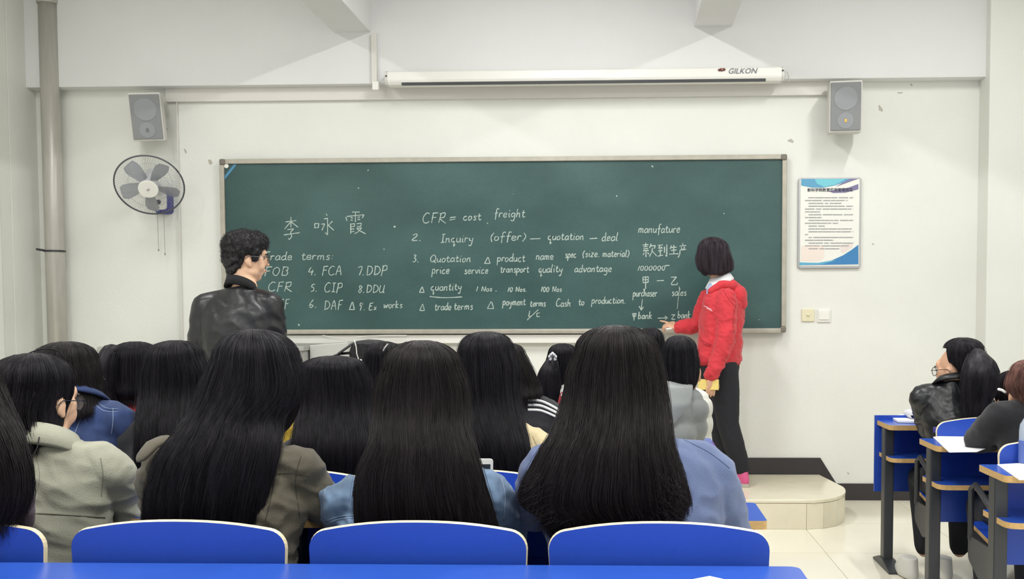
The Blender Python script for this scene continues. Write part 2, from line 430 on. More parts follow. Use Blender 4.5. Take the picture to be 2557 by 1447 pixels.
def strokes_obj(strokes, wpx=2.6, name='chalk_word'):
    a = Acc()
    for si, st in enumerate(strokes):
        if len(st) < 7: st = densify(st)
        YC = YC0-.0003*(si % 6)
        pts = [P(u, v, YC) for u, v in st]
        hw = wpx/353/2
        L = []; R_ = []
        for i, p in enumerate(pts):
            t = pts[min(i+1, len(pts)-1)]-pts[max(i-1, 0)]; t.y = 0
            if t.length < 1e-6: t = Vector((1, 0, 0))
            t.normalize(); n = Vector((-t.z, 0, t.x))*hw*random.uniform(.65, 1.15)
            L.append(p+n); R_.append(p-n)
        off = len(a.v); m = len(pts)
        a.v += [(p.x, YC-.0006, p.z) for p in L]+[(p.x, YC-.0006, p.z) for p in R_]
        fs = []
        for i in range(m-1):
            fs.append((off+i, off+i+1, off+m+i+1, off+m+i))
        a.f += fs; a.mi += [0]*len(fs)
    return a.build(name, M['chalk'], board, recalc=False)
def word(txt, u0, v0, u1, xh=11.0, slope=-.01, slant=.12):
    adv = sum(G[c][0]+2 for c in txt)-2; sx = (u1-u0)/adv; k = xh/10
    x = 0; out = []
    for c in txt:
        wd, ss = G[c]; dy = random.uniform(-.5, .5)
        for s_ in ss:
            pts = [tuple(float(q) for q in p.split(',')) for p in s_.split()]
            pts = [(px_+random.uniform(-.35, .35), py_+random.uniform(-.4, .4)) for px_, py_ in pts]
            pts = catmull(pts) if c not in '^/' else pts
            out.append([(u0+(x+px_+py_*slant)*sx, v0+(x*sx)*slope-(py_+dy)*k) for px_, py_ in pts])
        x += wd+2
    return strokes_obj(out, 2.4 if xh < 14 else 2.7)
for a in (
 ('CFR',1054,557,1113,12.5),('=',1121,552,1138,11),('cost',1156,550,1200,10),('freight',1233,543,1310,10.5),
 ('2.',1027,602,1052,9.5),('Inquiry',1100,606,1181,10.5),('(offer)',1223,601,1311,10.5),('-',1321,603,1350,9),('quotation',1367,600,1457,10),('-',1470,603,1491,9),('deal',1502,602,1542,10.5),
 ('3.',1029,655,1046,10),('Quotation',1073,655,1175,9.5),('^',1209,660,1225,10.5),('product',1241,654,1310,10),('name',1338,649,1381,10),('spec',1411,644,1438,9),('(size.',1454,642,1497,9),('material)',1505,642,1570,9),
 ('price',1078,684,1121,10),('service',1159,684,1218,9.5),('transport',1249,681,1320,9),('quality',1344,681,1404,10),('advantage',1434,680,1526,9.5),
 ('^',1046,732,1060,9.5),('quantity',1075,726,1152,10),('1 Nos ,',1189,728,1241,6.5),('10 Nos.',1268,729,1315,6.5),('100 Nos',1351,729,1402,6.8),
 ('^',1047,777,1061,11),('trade',1085,775,1126,9.5),('terms',1133,774,1180,9.5),('^',1216,772,1234,11.5),('payment',1255,763,1311,9.5),('terms',1323,766,1362,9),('Cash',1388,766,1424,9.5),('to',1444,763,1458,9),('production.',1477,759,1562,9),
 ('manufature',1594,582,1697,10.5),('1000000',1592,676,1660,6.5),('-',1660,673,1672,12),('-',1638,709,1658,10),('purchaser',1580,741,1640,9.5),('sales',1677,739,1713,9.5),
 ('bank',1593,797,1628,9),('-',1640,801,1666,9),('bank',1692,795,1724,9),
 ('Trade',655,650,728,10.5),('terms:',752,649,831,10.5),('1.FOB',640,689,720,11),('4.',769,687,789,11),('FCA',803,688,853,11.5),('7.',891,688,909,11.5),('DDP',914,687,965,11.5),
 ('CFR',669,728,728,11.5),('5.',775,728,791,10),('CIP',809,730,853,11.5),('8.',894,731,910,9.5),('DDU',914,731,959,10),
 ('CIF',684,772,721,12),('6.',771,769,791,11),('DAF',809,774,854,11.5),('^',871,775,886,13),('9.',894,776,911,11),('Ex',921,775,940,9.5),('works',957,770,1004,9)):
    word(*a)
CJ = {
'li':((704,542,749,600),['20,22 80,16','50,0 50,45','48,22 15,52','52,22 90,45','30,55 65,52 48,66','48,66 55,85 42,98 35,92','10,78 98,68']),
'yong':((785,533,835,590),['2,45 2,65','2,45 22,45 20,64','2,64 22,62','58,2 64,10','48,25 66,22 66,95 55,85','35,48 52,46 38,75','90,35 68,55','68,52 98,75']),
'xia':((861,530,914,585),['35,0 70,0','5,22 10,40','10,20 90,12 82,28','50,0 50,45','28,25 38,28','28,36 38,38','60,24 72,22','60,34 72,33','28,52 28,98','28,55 46,53 46,65 30,66','30,78 45,76','30,90 45,87','56,53 78,51 76,64 58,66','55,74 80,72 60,92 45,98','58,78 98,99']),
'kuan':((1603,607,1640,643),['5,15 45,12','25,0 25,28','10,28 42,26','10,42 42,40','8,55 46,52','27,55 27,98','15,68 8,85','38,66 46,80','62,5 52,35','58,22 92,18 82,40','70,35 68,60 50,95','68,55 100,92']),
'dao':((1641,610,1667,643),['5,10 55,6','28,10 12,32 48,28','40,20 50,34','10,52 50,48','30,38 30,88','5,92 56,84','70,20 70,65','92,2 92,95 78,85']),
'sheng':((1670,612,1695,637),['28,5 12,40','20,28 80,22','50,0 50,90','22,55 78,50','5,93 98,88']),
'chan':((1693,608,1716,644),['48,0 54,10','15,20 88,15','35,28 42,42','72,24 62,42','18,48 90,42','22,48 20,75 0,100']),
'jia':((1604,691,1621,722),['10,5 10,50','10,5 88,3 85,48','12,27 86,25','10,50 86,47','48,5 48,100']),
'yi':((1674,691,1692,713),['5,8 85,5 15,75 20,95 95,92 97,70']),
'yi2':((1676,786,1687,799),['5,8 85,5 15,75 20,95 95,92']),
'jia2':((1578,783,1589,801),['10,5 25,45 85,40','90,0 85,40','10,5 90,0','50,5 45,100']),
}
for k_, ((a0, b0, a1, b1), ss) in CJ.items():
    strokes_obj([[(a0+float(q.split(',')[0])/100*(a1-a0), b0+float(q.split(',')[1])/100*(b1-b0)) for q in s_.split()] for s_ in ss], 2.6, 'chalk_character')
strokes_obj([catmull([(1073, 741), (1110, 744), (1154, 742)])], 2.6, 'chalk_underline')
strokes_obj([[(1607, 722), (1609, 732)], [(1604, 748), (1601, 775)], [(1596, 765), (1601, 775), (1607, 767)]], 2.2, 'chalk_arrow')
strokes_obj([[(1696, 716), (1697, 728)], [(1694, 741), (1691, 772)]], 1.8, 'chalk_line')
strokes_obj([[(1660, 790), (1667, 794), (1661, 799)]], 2.0, 'chalk_arrow')
strokes_obj([[(1323, 777), (1320, 791), (1327, 790)], [(1344, 774), (1316, 800)], [(1348, 782), (1341, 783), (1340, 791), (1348, 791)]], 2.2, 'chalk_word')
# stray chalk specks
for (u, v) in ((920, 426), (1627, 414), (1807, 533), (1218, 557), (1896, 798), (958, 622), (983, 566), (895, 469), (1281, 484), (745, 810), (1540, 488)):
    strokes_obj([[(u, v), (u+random.uniform(-3, 5), v+random.uniform(-1, 4))]], random.uniform(2.5, 6), 'chalk_speck')

# ---- projection screen case
YSc = D-.12
sc = thing('projector_screen', 'long white roll-up projection screen case mounted above the chalkboard', 'screen', P(1460, 195, YSc))
a = P(961, 177, YSc-.11); b = P(1958, 164, YSc-.11); c = P(961, 212, YSc-.11); d_ = P(1958, 199, YSc-.11)
zt_, zb_ = (a.z+b.z)/2, (c.z+d_.z)/2
prof = [(YSc-.105, zb_+.018), (YSc-.11, zb_+.03), (YSc-.105, zt_-.01), (YSc-.09, zt_), (YSc-.002, zt_), (YSc-.002, zb_), (YSc-.09, zb_)]
Acc().prism([(y_, z_) for y_, z_ in prof], a.x+.012, b.x-.012, 'x').build('case', M['white'], sc, bevel=.003)
for xx in ((a.x, a.x+.012), (b.x-.012, b.x)):
    lab(Acc().prism([(y_-.003 if y_ < YSc-.05 else y_, z_) for y_, z_ in prof], xx[0], xx[1], 'x').build('end_cap', M['spkb'], sc), 'cream end cap')
s0 = P(1003, 212, YSc-.1); s1 = P(1912, 201, YSc-.1)
Acc().box(s0.x, s1.x, YSc-.1015, YSc-.085, zb_-.004, zb_+.014).build('slot', M['slot'], sc)
for u, v in ((964, 190), (1955, 176)):
    p = P(u, v, YSc-.112); Acc().tube([(p.x, YSc-.115, p.z), (p.x, YSc-.108, p.z)], .006, 10, round_ends=False).build('screw', M['steel'], sc)
# lettering
def text(body, u, v, Y, size, m, parent, shear=0, align='LEFT', name='lettering', bold=0):
    cu = bpy.data.curves.new(name, 'FONT'); cu.body = body; cu.size = size; cu.shear = shear; cu.align_x = align; cu.extrude = .0004; cu.offset = bold
    cu.resolution_u = 2
    o = bpy.data.objects.new(name, cu); COL.objects.link(o)
    dg = bpy.context.evaluated_depsgraph_get(); me = bpy.data.meshes.new_from_object(o.evaluated_get(dg))
    bpy.data.objects.remove(o)
    p = P(u, v, Y); me.transform(Matrix.Translation(p) @ Matrix.Rotation(PI/2, 4, 'X')); me.materials.clear()
    return link(name, me, m, parent)
text('GILKON', 1817, 184, YSc-.1125, .052, mat('logo_grey', (112, 114, 128), .5), sc, shear=.3)
e = Acc(); p = P(1802, 174, YSc-.113)
e.ell(p, (.018, .003, .010)).ell(p+Vector((-.014, 0, -.002)), (.011, .003, .008)).ell(p+Vector((.014, 0, .001)), (.012, .003, .009))
lab(e.build('emblem', mat('logo_brown', (96, 44, 36), .5), sc, smooth=True), 'small dark red-brown emblem')
e = Acc(); e.ell(p+Vector((.004, -.003, .001)), (.006, .002, .004)); e.build('emblem_highlight', mat('logo_pink', (206, 160, 150), .5), sc)
cab = Acc().tube([P(1957, 178, YSc-.05), P(1966, 180, YSc-.05), P(1970, 192, YSc-.04), P(1970, 204, YSc-.02)], .004, 8)
cab.build('power_cable', M['spkb'], sc, smooth=True)

# ---- speakers
def speaker(label, uc, vc, wpx, hpx, yaw, tilt, dot, Yc=7.08, dep=.2, roll=0):
    p = P(uc, vc, Yc); s_ = S(Yc); W_, H_ = wpx/s_/2, hpx/s_/2
    t = thing('wall_speaker', label, 'speaker', p, 'speakers on the front wall')
    R = Matrix.Translation(p) @ Matrix.Rotation(roll, 4, 'Y') @ Matrix.Rotation(yaw, 4, 'Z') @ Matrix.Rotation(tilt, 4, 'X')
    a = Acc(); a.box(-W_, W_, 0, dep, -H_, H_, mtx=R); a.build('cabinet', M['spkb'], t, bevel=.006)
    a = Acc(); a.box(-W_+.008, W_-.008, -.012, 0.001, -H_+.012, H_-.012, mtx=R); lab(a.build('grille', M['spk'], t, bevel=.004), 'grey mesh grille')
    a = Acc()
    for (cz, r) in ((H_*.3, W_*.72), (-H_*.55, W_*.5)):
        a.tube([R@Vector((0, -.0125, cz)), R@Vector((0, -.0145, cz))], r, 28, round_ends=False)
    lab(a.build('driver_ring', mat('grille_ring', (143, 146, 149), .6), t), 'faint round driver behind grille')
    a = Acc(); a.box(-.008, .008, -.018, -.012, -H_*.62, -H_*.62+.022, mtx=R); a.build('badge', dot, t)
    a = Acc(); q = R@Vector((0, dep*.6, -H_*.2)); a.tube([q, Vector((p.x, D-.005, q.z-.02))], .018, 10); a.build('wall_bracket', M['steel'], t)
speaker('wall speaker tilted down above the wall fan', 365, 292, 76, 118, .30, .17, mat('badge_grey', (110, 112, 110), .5), roll=-.07)
speaker('wall speaker at the right end above the framed notice', 2112, 266, 78, 124, -.12, .08, mat('badge_gold', (214, 178, 96), .3, metal=.5))

# ---- wall fan
FY = 6.98
fc = P(373, 463, FY)
fan = thing('wall_fan', 'white and blue wall-mounted fan with round wire guard and pull cords', 'fan', P(405, 510, D))
FR = Matrix.Translation(fc) @ Matrix.Rotation(-.40, 4, 'Y') @ Matrix.Rotation(-.05, 4, 'Z') @ Matrix.Rotation(PI/2-(-.66), 4, 'X')
# local +Z of FR is the direction the fan blows
if (FR.to_3x3() @ Vector((0, 0, 1))).y > 0: FR = FR @ Matrix.Rotation(PI, 4, 'X')
R0 = .222
def circ(r, z, n=64): return [FR@Vector((r*math.cos(2*PI*i/n), r*math.sin(2*PI*i/n), z)) for i in range(n+1)]
fan_grey = mat('fan_blade', (156, 160, 168), .3, alpha=.6); wire = mat('fan_wire', (160, 162, 166), .35, metal=.3)
Acc().tube(circ(R0, 0), .0055, 8, round_ends=False).build('rim', mat('fan_rim', (84, 86, 92), .4), fan, smooth=True)
a = Acc()
for i in range(84):
    an = 2*PI*i/84
    for sg in (1, -1):
        pts = [FR@Vector((r*math.cos(an+sg*.25*(1-r/R0)), r*math.sin(an+sg*.25*(1-r/R0)), sg*.055*math.cos(PI/2*(r/R0)**2.2))) for r in (.06, .11, .16, .20, R0)]
        a.tube(pts, .0007, 4, round_ends=False)
for r, z in ((.14, .045), (.14, -.045)): a.tube(circ(r, z), .0009, 4, round_ends=False)
g_ = a.build('wire_guard', wire, fan); g_['kind'] = 'stuff'
for i in range(5):
    an = 2*PI*i/5+.35
    rr = []
    for r, w0, w1, z in ((.03, -.3, .5, 0), (.08, -.32, .45, .004), (.13, -.25, .42, .006), (.17, -.18, .38, .006), (.195, -.08, .27, .004)):
        k0 = .012
        rr.append([FR@Vector((r*math.cos(an+w0+(w1-w0)*t), r*math.sin(an+w0+(w1-w0)*t), z-.02+.035*t+tk)) for t, tk in ((0, 0), (.33, 0), (.66, 0), (1, 0), (1, .002), (.66, .002), (.33, .002), (0, .002))])
    Acc().rings(rr).build('blade', fan_grey, fan, smooth=False)
Acc().tube([FR@Vector((0, 0, .04)), FR@Vector((0, 0, .058))], .065, 32, round_ends=False).build('hub_cap', M['white'], fan, bevel=.004)
Acc().ell(FR@Vector((0, 0, .06)), (.012, .004, .008), rot=FR.to_3x3()).build('hub_emblem', mat('hub_grey', (140, 140, 140), .5), fan)
Acc().tube([FR@Vector((0, 0, -.02)), FR@Vector((0, 0, -.15))], [.05, .045], 20).build('motor_housing', mat('fan_white', (214, 216, 220), .4), fan, smooth=True)
bp_ = P(405, 505, D-.06)
Acc().tube([FR@Vector((0, 0, -.12)), bp_+Vector((0, .0, .06)), bp_], [.024, .024, .028], 14).build('neck', mat('fan_white', (214, 216, 220), .4), fan, smooth=True)
def rrect(cx, cz, hw, hh, r, n=5):
    out = []
    for (sx, sz, a0) in ((1, -1, -PI/2), (1, 1, 0), (-1, 1, PI/2), (-1, -1, PI)):
        for i in range(n+1):
            an = a0+PI/2*i/n; out.append((cx+sx*(hw-r)+r*math.cos(an), cz+sz*(hh-r)+r*math.sin(an)))
    return out
bc = P(405, 505, D-.05)
Acc().prism(rrect(bc.x+.006, bc.z, .056, .083, .03), D-.06, D-.001, 'y').build('switch_box_back', mat('fan_blue', (48, 50, 138), .35), fan, bevel=.003)
Acc().prism(rrect(bc.x-.006, bc.z+.012, .046, .068, .024), D-.085, D-.058, 'y').build('switch_box_cover', M['white'], fan, bevel=.004)
Acc().ell(P(396, 505, D-.085), (.017, .012, .017)).build('knob', M['steel'], fan, smooth=True)
for (u, v1) in ((393, 622), (409, 632)):
    a = Acc().tube([P(u, 530, D-.05), P(u+3, v1, D-.05)], .0016, 6, round_ends=False); a.ell(P(u+3, v1+3, D-.05), (.005, .005, .009))
    a.build('pull_cord', mat('cord', (150, 146, 140), .6), fan)

# ---- framed notice
nb = thing('framed_notice', 'printed blue and white notice in silver frame right of the chalkboard', 'notice', P(2070, 668, D))
NZ = D-.022
q0, q1 = P(1994, 444, NZ), P(2149, 670, NZ)
ncx, ncz, nhw, nhh = (q0.x+q1.x)/2, (q0.z+q1.z)/2, abs(q1.x-q0.x)/2, abs(q1.z-q0.z)/2
Acc().prism(rrect(ncx, ncz, nhw, nhh, .018), NZ, D-.001, 'y').build('frame', mat('notice_frame', (182, 182, 182), .35, metal=.5), nb, bevel=.003)
Acc().box(ncx-nhw+.014, ncx+nhw-.014, NZ-.002, NZ+.002, ncz-nhh+.016, ncz+nhh-.014).build('sheet', mat('notice_sheet', (236, 236, 228), .35), nb)
def npoly(pts, rgb, name, dy=0.003):
    q = [P(1950+x*250/804, 400+y*450/1447, NZ-dy) for x, y in pts]
    return Acc().prism([(p.x, p.z) for p in q], NZ-dy-.0003, NZ-dy+.0003, 'y').build(name, mat('print_%d_%d_%d' % rgb, rgb, .4), nb)
npoly([(163, 152), (163, 205), (250, 222), (340, 222), (430, 205), (520, 175), (560, 150)], (92, 160, 196), 'printed_swoosh')
npoly([(270, 151), (290, 190), (350, 216), (430, 200), (510, 160), (515, 151)], (118, 200, 214), 'printed_swoosh', .0036)
npoly([(440, 215), (550, 175), (620, 150), (560, 150), (500, 180)], (126, 118, 158), 'printed_swoosh', .0042)
npoly([(420, 265), (520, 262), (622, 235), (622, 192), (540, 222), (440, 240), (380, 250)], (126, 118, 158), 'printed_swoosh')
npoly([(150, 825), (280, 828), (400, 810), (500, 765), (570, 720), (622, 680), (622, 838), (150, 845)], (58, 128, 184), 'printed_swoosh')
npoly([(150, 822), (300, 826), (420, 805), (440, 806), (330, 838), (150, 846)], (96, 172, 204), 'printed_swoosh', .0036)
npoly([(165, 690), (200, 690), (260, 680), (345, 690), (350, 780), (300, 812), (165, 808)], (236, 222, 212), 'printed_skyline')
npoly([(480, 680), (575, 675), (575, 700), (500, 745), (480, 745)], (230, 218, 210), 'printed_skyline')
text('新科学院教室使用管理规定', 1950+212*250/804, 400+252*450/1447, NZ-.005, .0262, mat('print_dark', (70, 72, 84), .6), nb, name='title_lettering', bold=.0003)
a = Acc(); yy = 302
for k_, (xs, xe_) in enumerate(((220, 580), (193, 535), (222, 485), (222, 580), (193, 580), (193, 315), (222, 580), (193, 325), (222, 580), (193, 460), (222, 352), (222, 570), (222, 580), (193, 218), (222, 580), (193, 422), (222, 580), (193, 545), (222, 480))):
    x = xs
    while x < xe_:
        wd = random.uniform(25, 80); x1 = min(x+wd, xe_)
        p0 = P(1950+x*250/804, 400+(yy-3.2)*450/1447, NZ-.004); p1 = P(1950+x1*250/804, 400+(yy+3.2)*450/1447, NZ-.004)
        a.box(p0.x, p1.x, NZ-.0045, NZ-.0035, p1.z, p0.z); x = x1+random.choice((3, 4, 12))
    yy += 22.8
o = a.build('print_lines', mat('print_grey', (160, 160, 162), .6), nb); o['kind'] = 'stuff'
# ---- switches
sw = thing('light_switch', 'cream square wall plate with small round knob below the notice', 'switch', P(2018, 788, D))
wbox('plate', 2002, 772, 2034, 803, .012, mat('cream_plate', (228, 222, 190), .4), sw)
Acc().ell(P(2018, 787, D-.014), (.012, .01, .010)).build('knob', mat('cream_plate', (228, 222, 190), .4), sw, smooth=True)
sw = thing('light_switch', 'white rocker wall switch beside the cream wall plate', 'switch', P(2058, 790, D))
wbox('plate', 2041, 772, 2074, 805, .012, M['white'], sw)
wbox('rocker', 2045, 776, 2071, 799, .02, M['white'], sw)
# wall marks (worn paint)
for (u, v, du, dv) in ((2199, 272, 6, 11), (2276, 212, 3, 4), (2248, 232, 9, 3), (2458, 487, 3, 3), (525, 405, 5, 9), (463, 378, 3, 8), (1975, 352, 10, 6), (2180, 610, 3, 3), (2118, 1183, 3, 4)):
    if u > 2430: continue
    pts = []
    for i in range(9):
        an = -2*PI*i/9; r = random.uniform(.5, 1); pts.append((u+du*r*math.cos(an)+dv*.3*math.sin(an), v+dv*r*math.sin(an)))
    YY = D if v > 206 else D-.12
    q = [P(*p, YY-.001) for p in pts]
    o = Acc().prism([(p.x, p.z) for p in q], YY-.0012, YY-.0002, 'y').build('trim_mark', mat('scuff', (186, 182, 170), .8)); struct(o)

# ================================================================ console behind the standing man
cn = thing('teaching_console', 'grey metal multimedia console behind the standing man', 'console', (P(500, 900, 6.75).x, 6.75, ZP))
YQ = 6.62
x0, x1 = P(250, 900, YQ).x, P(757, 900, YQ).x; zt_ = P(500, 866, YQ).z
Acc().box(x0, x1, YQ, 7.2, ZP, zt_-.03).build('cabinet', M['cons'], cn, bevel=.006)
Acc().box(x0-.01, x1+.01, YQ-.02, 7.2, zt_-.03, zt_).build('top_panel', M['cons'], cn, bevel=.004)
xa, xb = P(718, 880, YQ).x, P(755, 880, YQ).x; za, zb = P(730, 895, YQ).z, P(730, 867, YQ).z
Acc().box(xa-.25, xb, YQ-.012, YQ, za, zb).build('drawer', M['consd'], cn, bevel=.003)
Acc().box(x0+.05, x0+.9, YQ-.012, YQ, ZP+.1, za-.03).build('door', M['consd'], cn, bevel=.004)
Acc().box(x0+.95, x1-.05, YQ-.012, YQ, ZP+.1, za-.03).build('door', M['consd'], cn, bevel=.004)
# sloped side wing
xw = P(869, 860, YQ+.1).x
a = Acc(); zl, zr2 = P(765, 863, YQ+.1).z, P(869, 855, YQ+.1).z
a.prism([(x1+.012, ZP), (xw, ZP), (xw, zr2), (x1+.012, zl)], YQ+.1, 7.15, 'y').build('side_wing', mat('console_light', (192, 192, 186), .5), cn, bevel=.006)
# ================================================================ desks and chairs
def round_poly(pts, r, n=4):
    out = []
    m = len(pts)
    for i, p in enumerate(pts):
        rr = r[i] if hasattr(r, '__len__') else r
        if rr <= 0: out.append(p); continue
        a = Vector(pts[i-1]); b = Vector(p); c_ = Vector(pts[(i+1) % m])
        d1 = (a-b).normalized(); d2 = (c_-b).normalized()
        s0, s1 = b+d1*rr, b+d2*rr
        for k in range(n+1):
            t = k/n; out.append(tuple((1-t)**2*s0+2*t*(1-t)*b+t*t*s1))
    return out
chair_pts = []
def chair_back_mesh():
    """curved plywood back: two blue faces, pale edge band"""
    W_, H0, H1 = .267, .50, .855
    N = 14
    top = []
    for i in range(N+1):
        x = -W_+2*W_*i/N
        z = H1-.033*abs(x/W_)**2.2
        top.append((x, z))
    # rounded corners
    R_ = .05; cor = []
    for k in range(7):
        an = k/6*1.36; cor.append((-W_+R_-R_*math.cos(an), H1-.0229-.978*R_+R_*math.sin(an)))
    top = [p for p in top if abs(p[0]) < W_-.045]
    prof = [(-W_+.014, H0)]+cor+top+[(-x, z) for x, z in cor[::-1]]+[(W_-.014, H0)]
    xs = [p[0] for p in prof]
    # columns: for every outline point on top pair with bottom point
    xs = [p[0] for p in prof]
    a = Acc()
    def yy(x, z): return .018*(1-(x/W_)**2)*-1+.02*(z-.5)*-.6
    cols = prof[1:-1]
    rows = 4
    def grid(yo, flip, ins=0):
        off = len(a.v)
        for ci, (x, z) in enumerate(cols):
            if ins:
                pa = cols[max(ci-1, 0)]; pb = cols[min(ci+1, len(cols)-1)]; L_ = math.hypot(pb[0]-pa[0], pb[1]-pa[1])
                x += (pb[1]-pa[1])/L_*ins; z -= (pb[0]-pa[0])/L_*ins
            xb = max(-W_+.014, min(W_-.014, x))
            for k in range(rows+1):
                t = k/rows; X = xb+(x-xb)*t; Z = H0+(z-H0)*t
                a.v.append((X, yy(X, Z)+yo, Z))
        for i in range(len(cols)-1):
            for k in range(rows):
                q = (off+i*(rows+1)+k, off+(i+1)*(rows+1)+k, off+(i+1)*(rows+1)+k+1, off+i*(rows+1)+k+1)
                a.f.append(q[::-1] if flip else q); a.mi.append(0)
        return off
    f0 = grid(0, False, .0026); f1 = grid(.014, True)
    n = len(cols); R1 = rows+1
    loop = [i*R1+rows for i in range(n)]
    left = [k for k in range(rows+1)]
    for i in range(n-1):
        a.f.append((f0+loop[i], f0+loop[i+1], f1+loop[i+1], f1+loop[i])); a.mi.append(1)
        a.f.append((f0+i*R1, f1+i*R1, f1+(i+1)*R1, f0+(i+1)*R1)); a.mi.append(1)
    for k in range(rows):
        a.f.append((f0+k, f0+k+1, f1+k+1, f1+k)); a.mi.append(1)
        e = (n-1)*R1
        a.f.append((f0+e+k, f1+e+k, f1+e+k+1, f0+e+k+1)); a.mi.append(1)
    me = a.mesh('backrest')
    bm = bmesh.new(); bm.from_mesh(me); bmesh.ops.recalc_face_normals(bm, faces=bm.faces); bm.to_mesh(me); bm.free()
    return me
back_me = chair_back_mesh()
def make_chair():
    t = thing('folding_seat', 'x', 'seat')
    link('backrest', back_me, [M['blue'], M['edge']], t)
    a = Acc(); pl = round_poly([(-.24, .08), (.24, .08), (.235, .42), (-.235, .42)], .05)
    a.prism(pl, 0, .018, 'z', 0, 1, mtx=Matrix.Translation((0, 0, .375)) @ Matrix.Rotation(.12, 4, 'X'))
    a.build('seat', [M['blue'], M['wood']], t)
    for sx in (-1, 1):
        x = sx*.262
        # steel side plate with an armrest-like loop
        pl = [(.36, .385), (.40, .29), (.33, .255), (.10, .33), (.05, .385)]
        pl = [(.03, .40), (.03, .30), (.20, .24), (.34, .30), (.34, .40)]
        Acc().prism(round_poly(pl, .025), x-.004, x+.004, 'x').build('side_plate', M['steel'], t)
        Acc().tube([(x, .32, .39), (x, .32, .60), (x, .27, .625), (x, .02, .54), (x, -.038, .51)], .013, 8).build('side_bracket', M['steel'], t, smooth=True)
    return t
chair0 = make_chair(); chair_used = False
def place_chair(x, y, label, group=None):
    global chair_used
    if not chair_used: r = chair0; chair_used = True
    else:
        r = chair0.copy(); COL.objects.link(r)
        for ch in chair0.children:
            c = ch.copy(); COL.objects.link(c); c.parent = r
    r.location = (x, y, 0)
    tag(r, label, 'seat', group)
    return r
def desk_row(x0, x1, yn, yf, label, posts, end=None, round_right=False, first_panel=False, loc=None):
    t = thing('desk_row', label, 'desk', ((x0+x1)/2, (yn+yf)/2, 0), 'bench desks')
    rr = [.03, .03, .05, .03]
    a = Acc(); a.prism(round_poly([(x0, yn), (x1, yn), (x1, yf), (x0, yf)], [.035, .012, .02 if not round_right else .03, .01]), .735, .76, 'z', 0, 1)
    a.build('desktop', [M['bluetop'], M['wood']], t)
    a = Acc(); a.prism(round_poly([(x0+.01, yn+.0), (x1-.01, yn+.0), (x1-.01, yf-.02), (x0+.01, yf-.02)], [.05, .05, .01, .01]), .568, .59, 'z', 0, 1)
    a.build('shelf', [M['bluetop'], M['wood']], t)
    a = Acc(); a.box(x0-(.012 if first_panel else -.055), x1-.012, yf-.018, yf-.002, .375, .785 if first_panel else .735)
    a.build('modesty_panel', M['blue'], t)
    for px_ in posts:
        a = Acc(); a.box(px_-.025, px_+.025, yf-.17, yf-.10, .02, .736); a.build('post', M['steel'], t, bevel=.006)
        a = Acc(); a.prism([(yf-.32, .0), (yf+.02, .0), (yf+.02, .012), (yf-.09, .045), (yf-.18, .045), (yf-.32, .012)], px_-.035, px_+.035, 'x')
        a.build('foot', M['steel'], t, bevel=.004)
    return t
ROWF = [2.42, 3.22, 4.02, 4.82, 5.62]
names = ['nearest to the camera', 'in front of the girl in denim', 'third from the camera', 'fourth from the camera', 'nearest to the platform']
left_lab = ['long blue desktop along the bottom edge, nearest bench desk of the left block',
            'bench desk in front of the blue sweatshirt woman, pale ply end showing beside the aisle',
            'bench desk in front of the straight-haired women of the second seated row',
            'bench desk of the left block in front of the grey puffer jacket woman',
            'frontmost bench desk of the left block, nearest the platform']
for i, yf in enumerate(ROWF):
    desk_row(-2.44, .415, yf-.28, yf, left_lab[i], (-2.3, -.98, .37) if i else (-2.3, .37), round_right=(i == 0))
right_lab = {4: 'front bench desk beyond the aisle with an open blue front panel and one post foot',
             3: 'middle bench desk beyond the aisle under the papers of the black sweater woman',
             2: 'near bench desk beyond the aisle under the water bottle',
             1: 'nearest bench desk beyond the aisle, mostly outside the frame'}
for i in (4, 3, 2):
    desk_row(1.372, 2.85, ROWF[i]-.28, ROWF[i], right_lab[i], (1.40, 2.75), first_panel=(i == 4))
CX = [P(u_, 1380, 2.48).x for u_ in (1645, 1043, 446, -152, -750)]
ch_lab = {
 0: ['blue seat back at the bottom, rightmost of the near row', 'blue seat back at the bottom behind the light denim jacket', 'blue seat back at the bottom behind the olive jacket', 'blue seat back cut by the left frame edge, bottom row', None],
 1: ['blue seat back of the second row under the blue sweatshirt shoulder', 'blue seat back between the denim and blue sweatshirt women', 'blue seat back edge showing right of the olive jacket shoulder', 'blue seat back showing right of the beige blazer shoulder', 'outermost blue seat of the second row by the wall'],
 2: ['blue seat back under the grey puffer jacket', 'blue seat of the third row behind the striped track jacket', 'blue seat of the third row behind the dark clipped hair', 'blue seat of the third row behind the yellow jacket', 'blue seat of the third row behind the red collared woman'],
 3: ['blue seat of the fourth row behind the white puffer jacket', 'blue seat of the fourth row behind the ponytail with white scrunchie', 'blue seat of the fourth row beside the black backpack', None, None]}
for r in range(4):
    for k, x in enumerate(CX):
        if ch_lab[r][k]:
            place_chair(x, ROWF[r]+.06, ch_lab[r][k], 'blue plywood seats')
place_chair(1.735, ROWF[3]+.06, 'blue seat back behind the black leather jacket with ponytail', 'blue plywood seats')
place_chair(2.31, ROWF[3]+.06, 'blue seat beyond the leather jacket woman, by the column', 'blue plywood seats')
place_chair(1.735, ROWF[2]+.06, 'blue seat back behind the water bottle', 'blue plywood seats')
place_chair(1.735+.575, ROWF[2]+.06, 'blue seat beside the water bottle seat, outside the right edge', 'blue plywood seats')

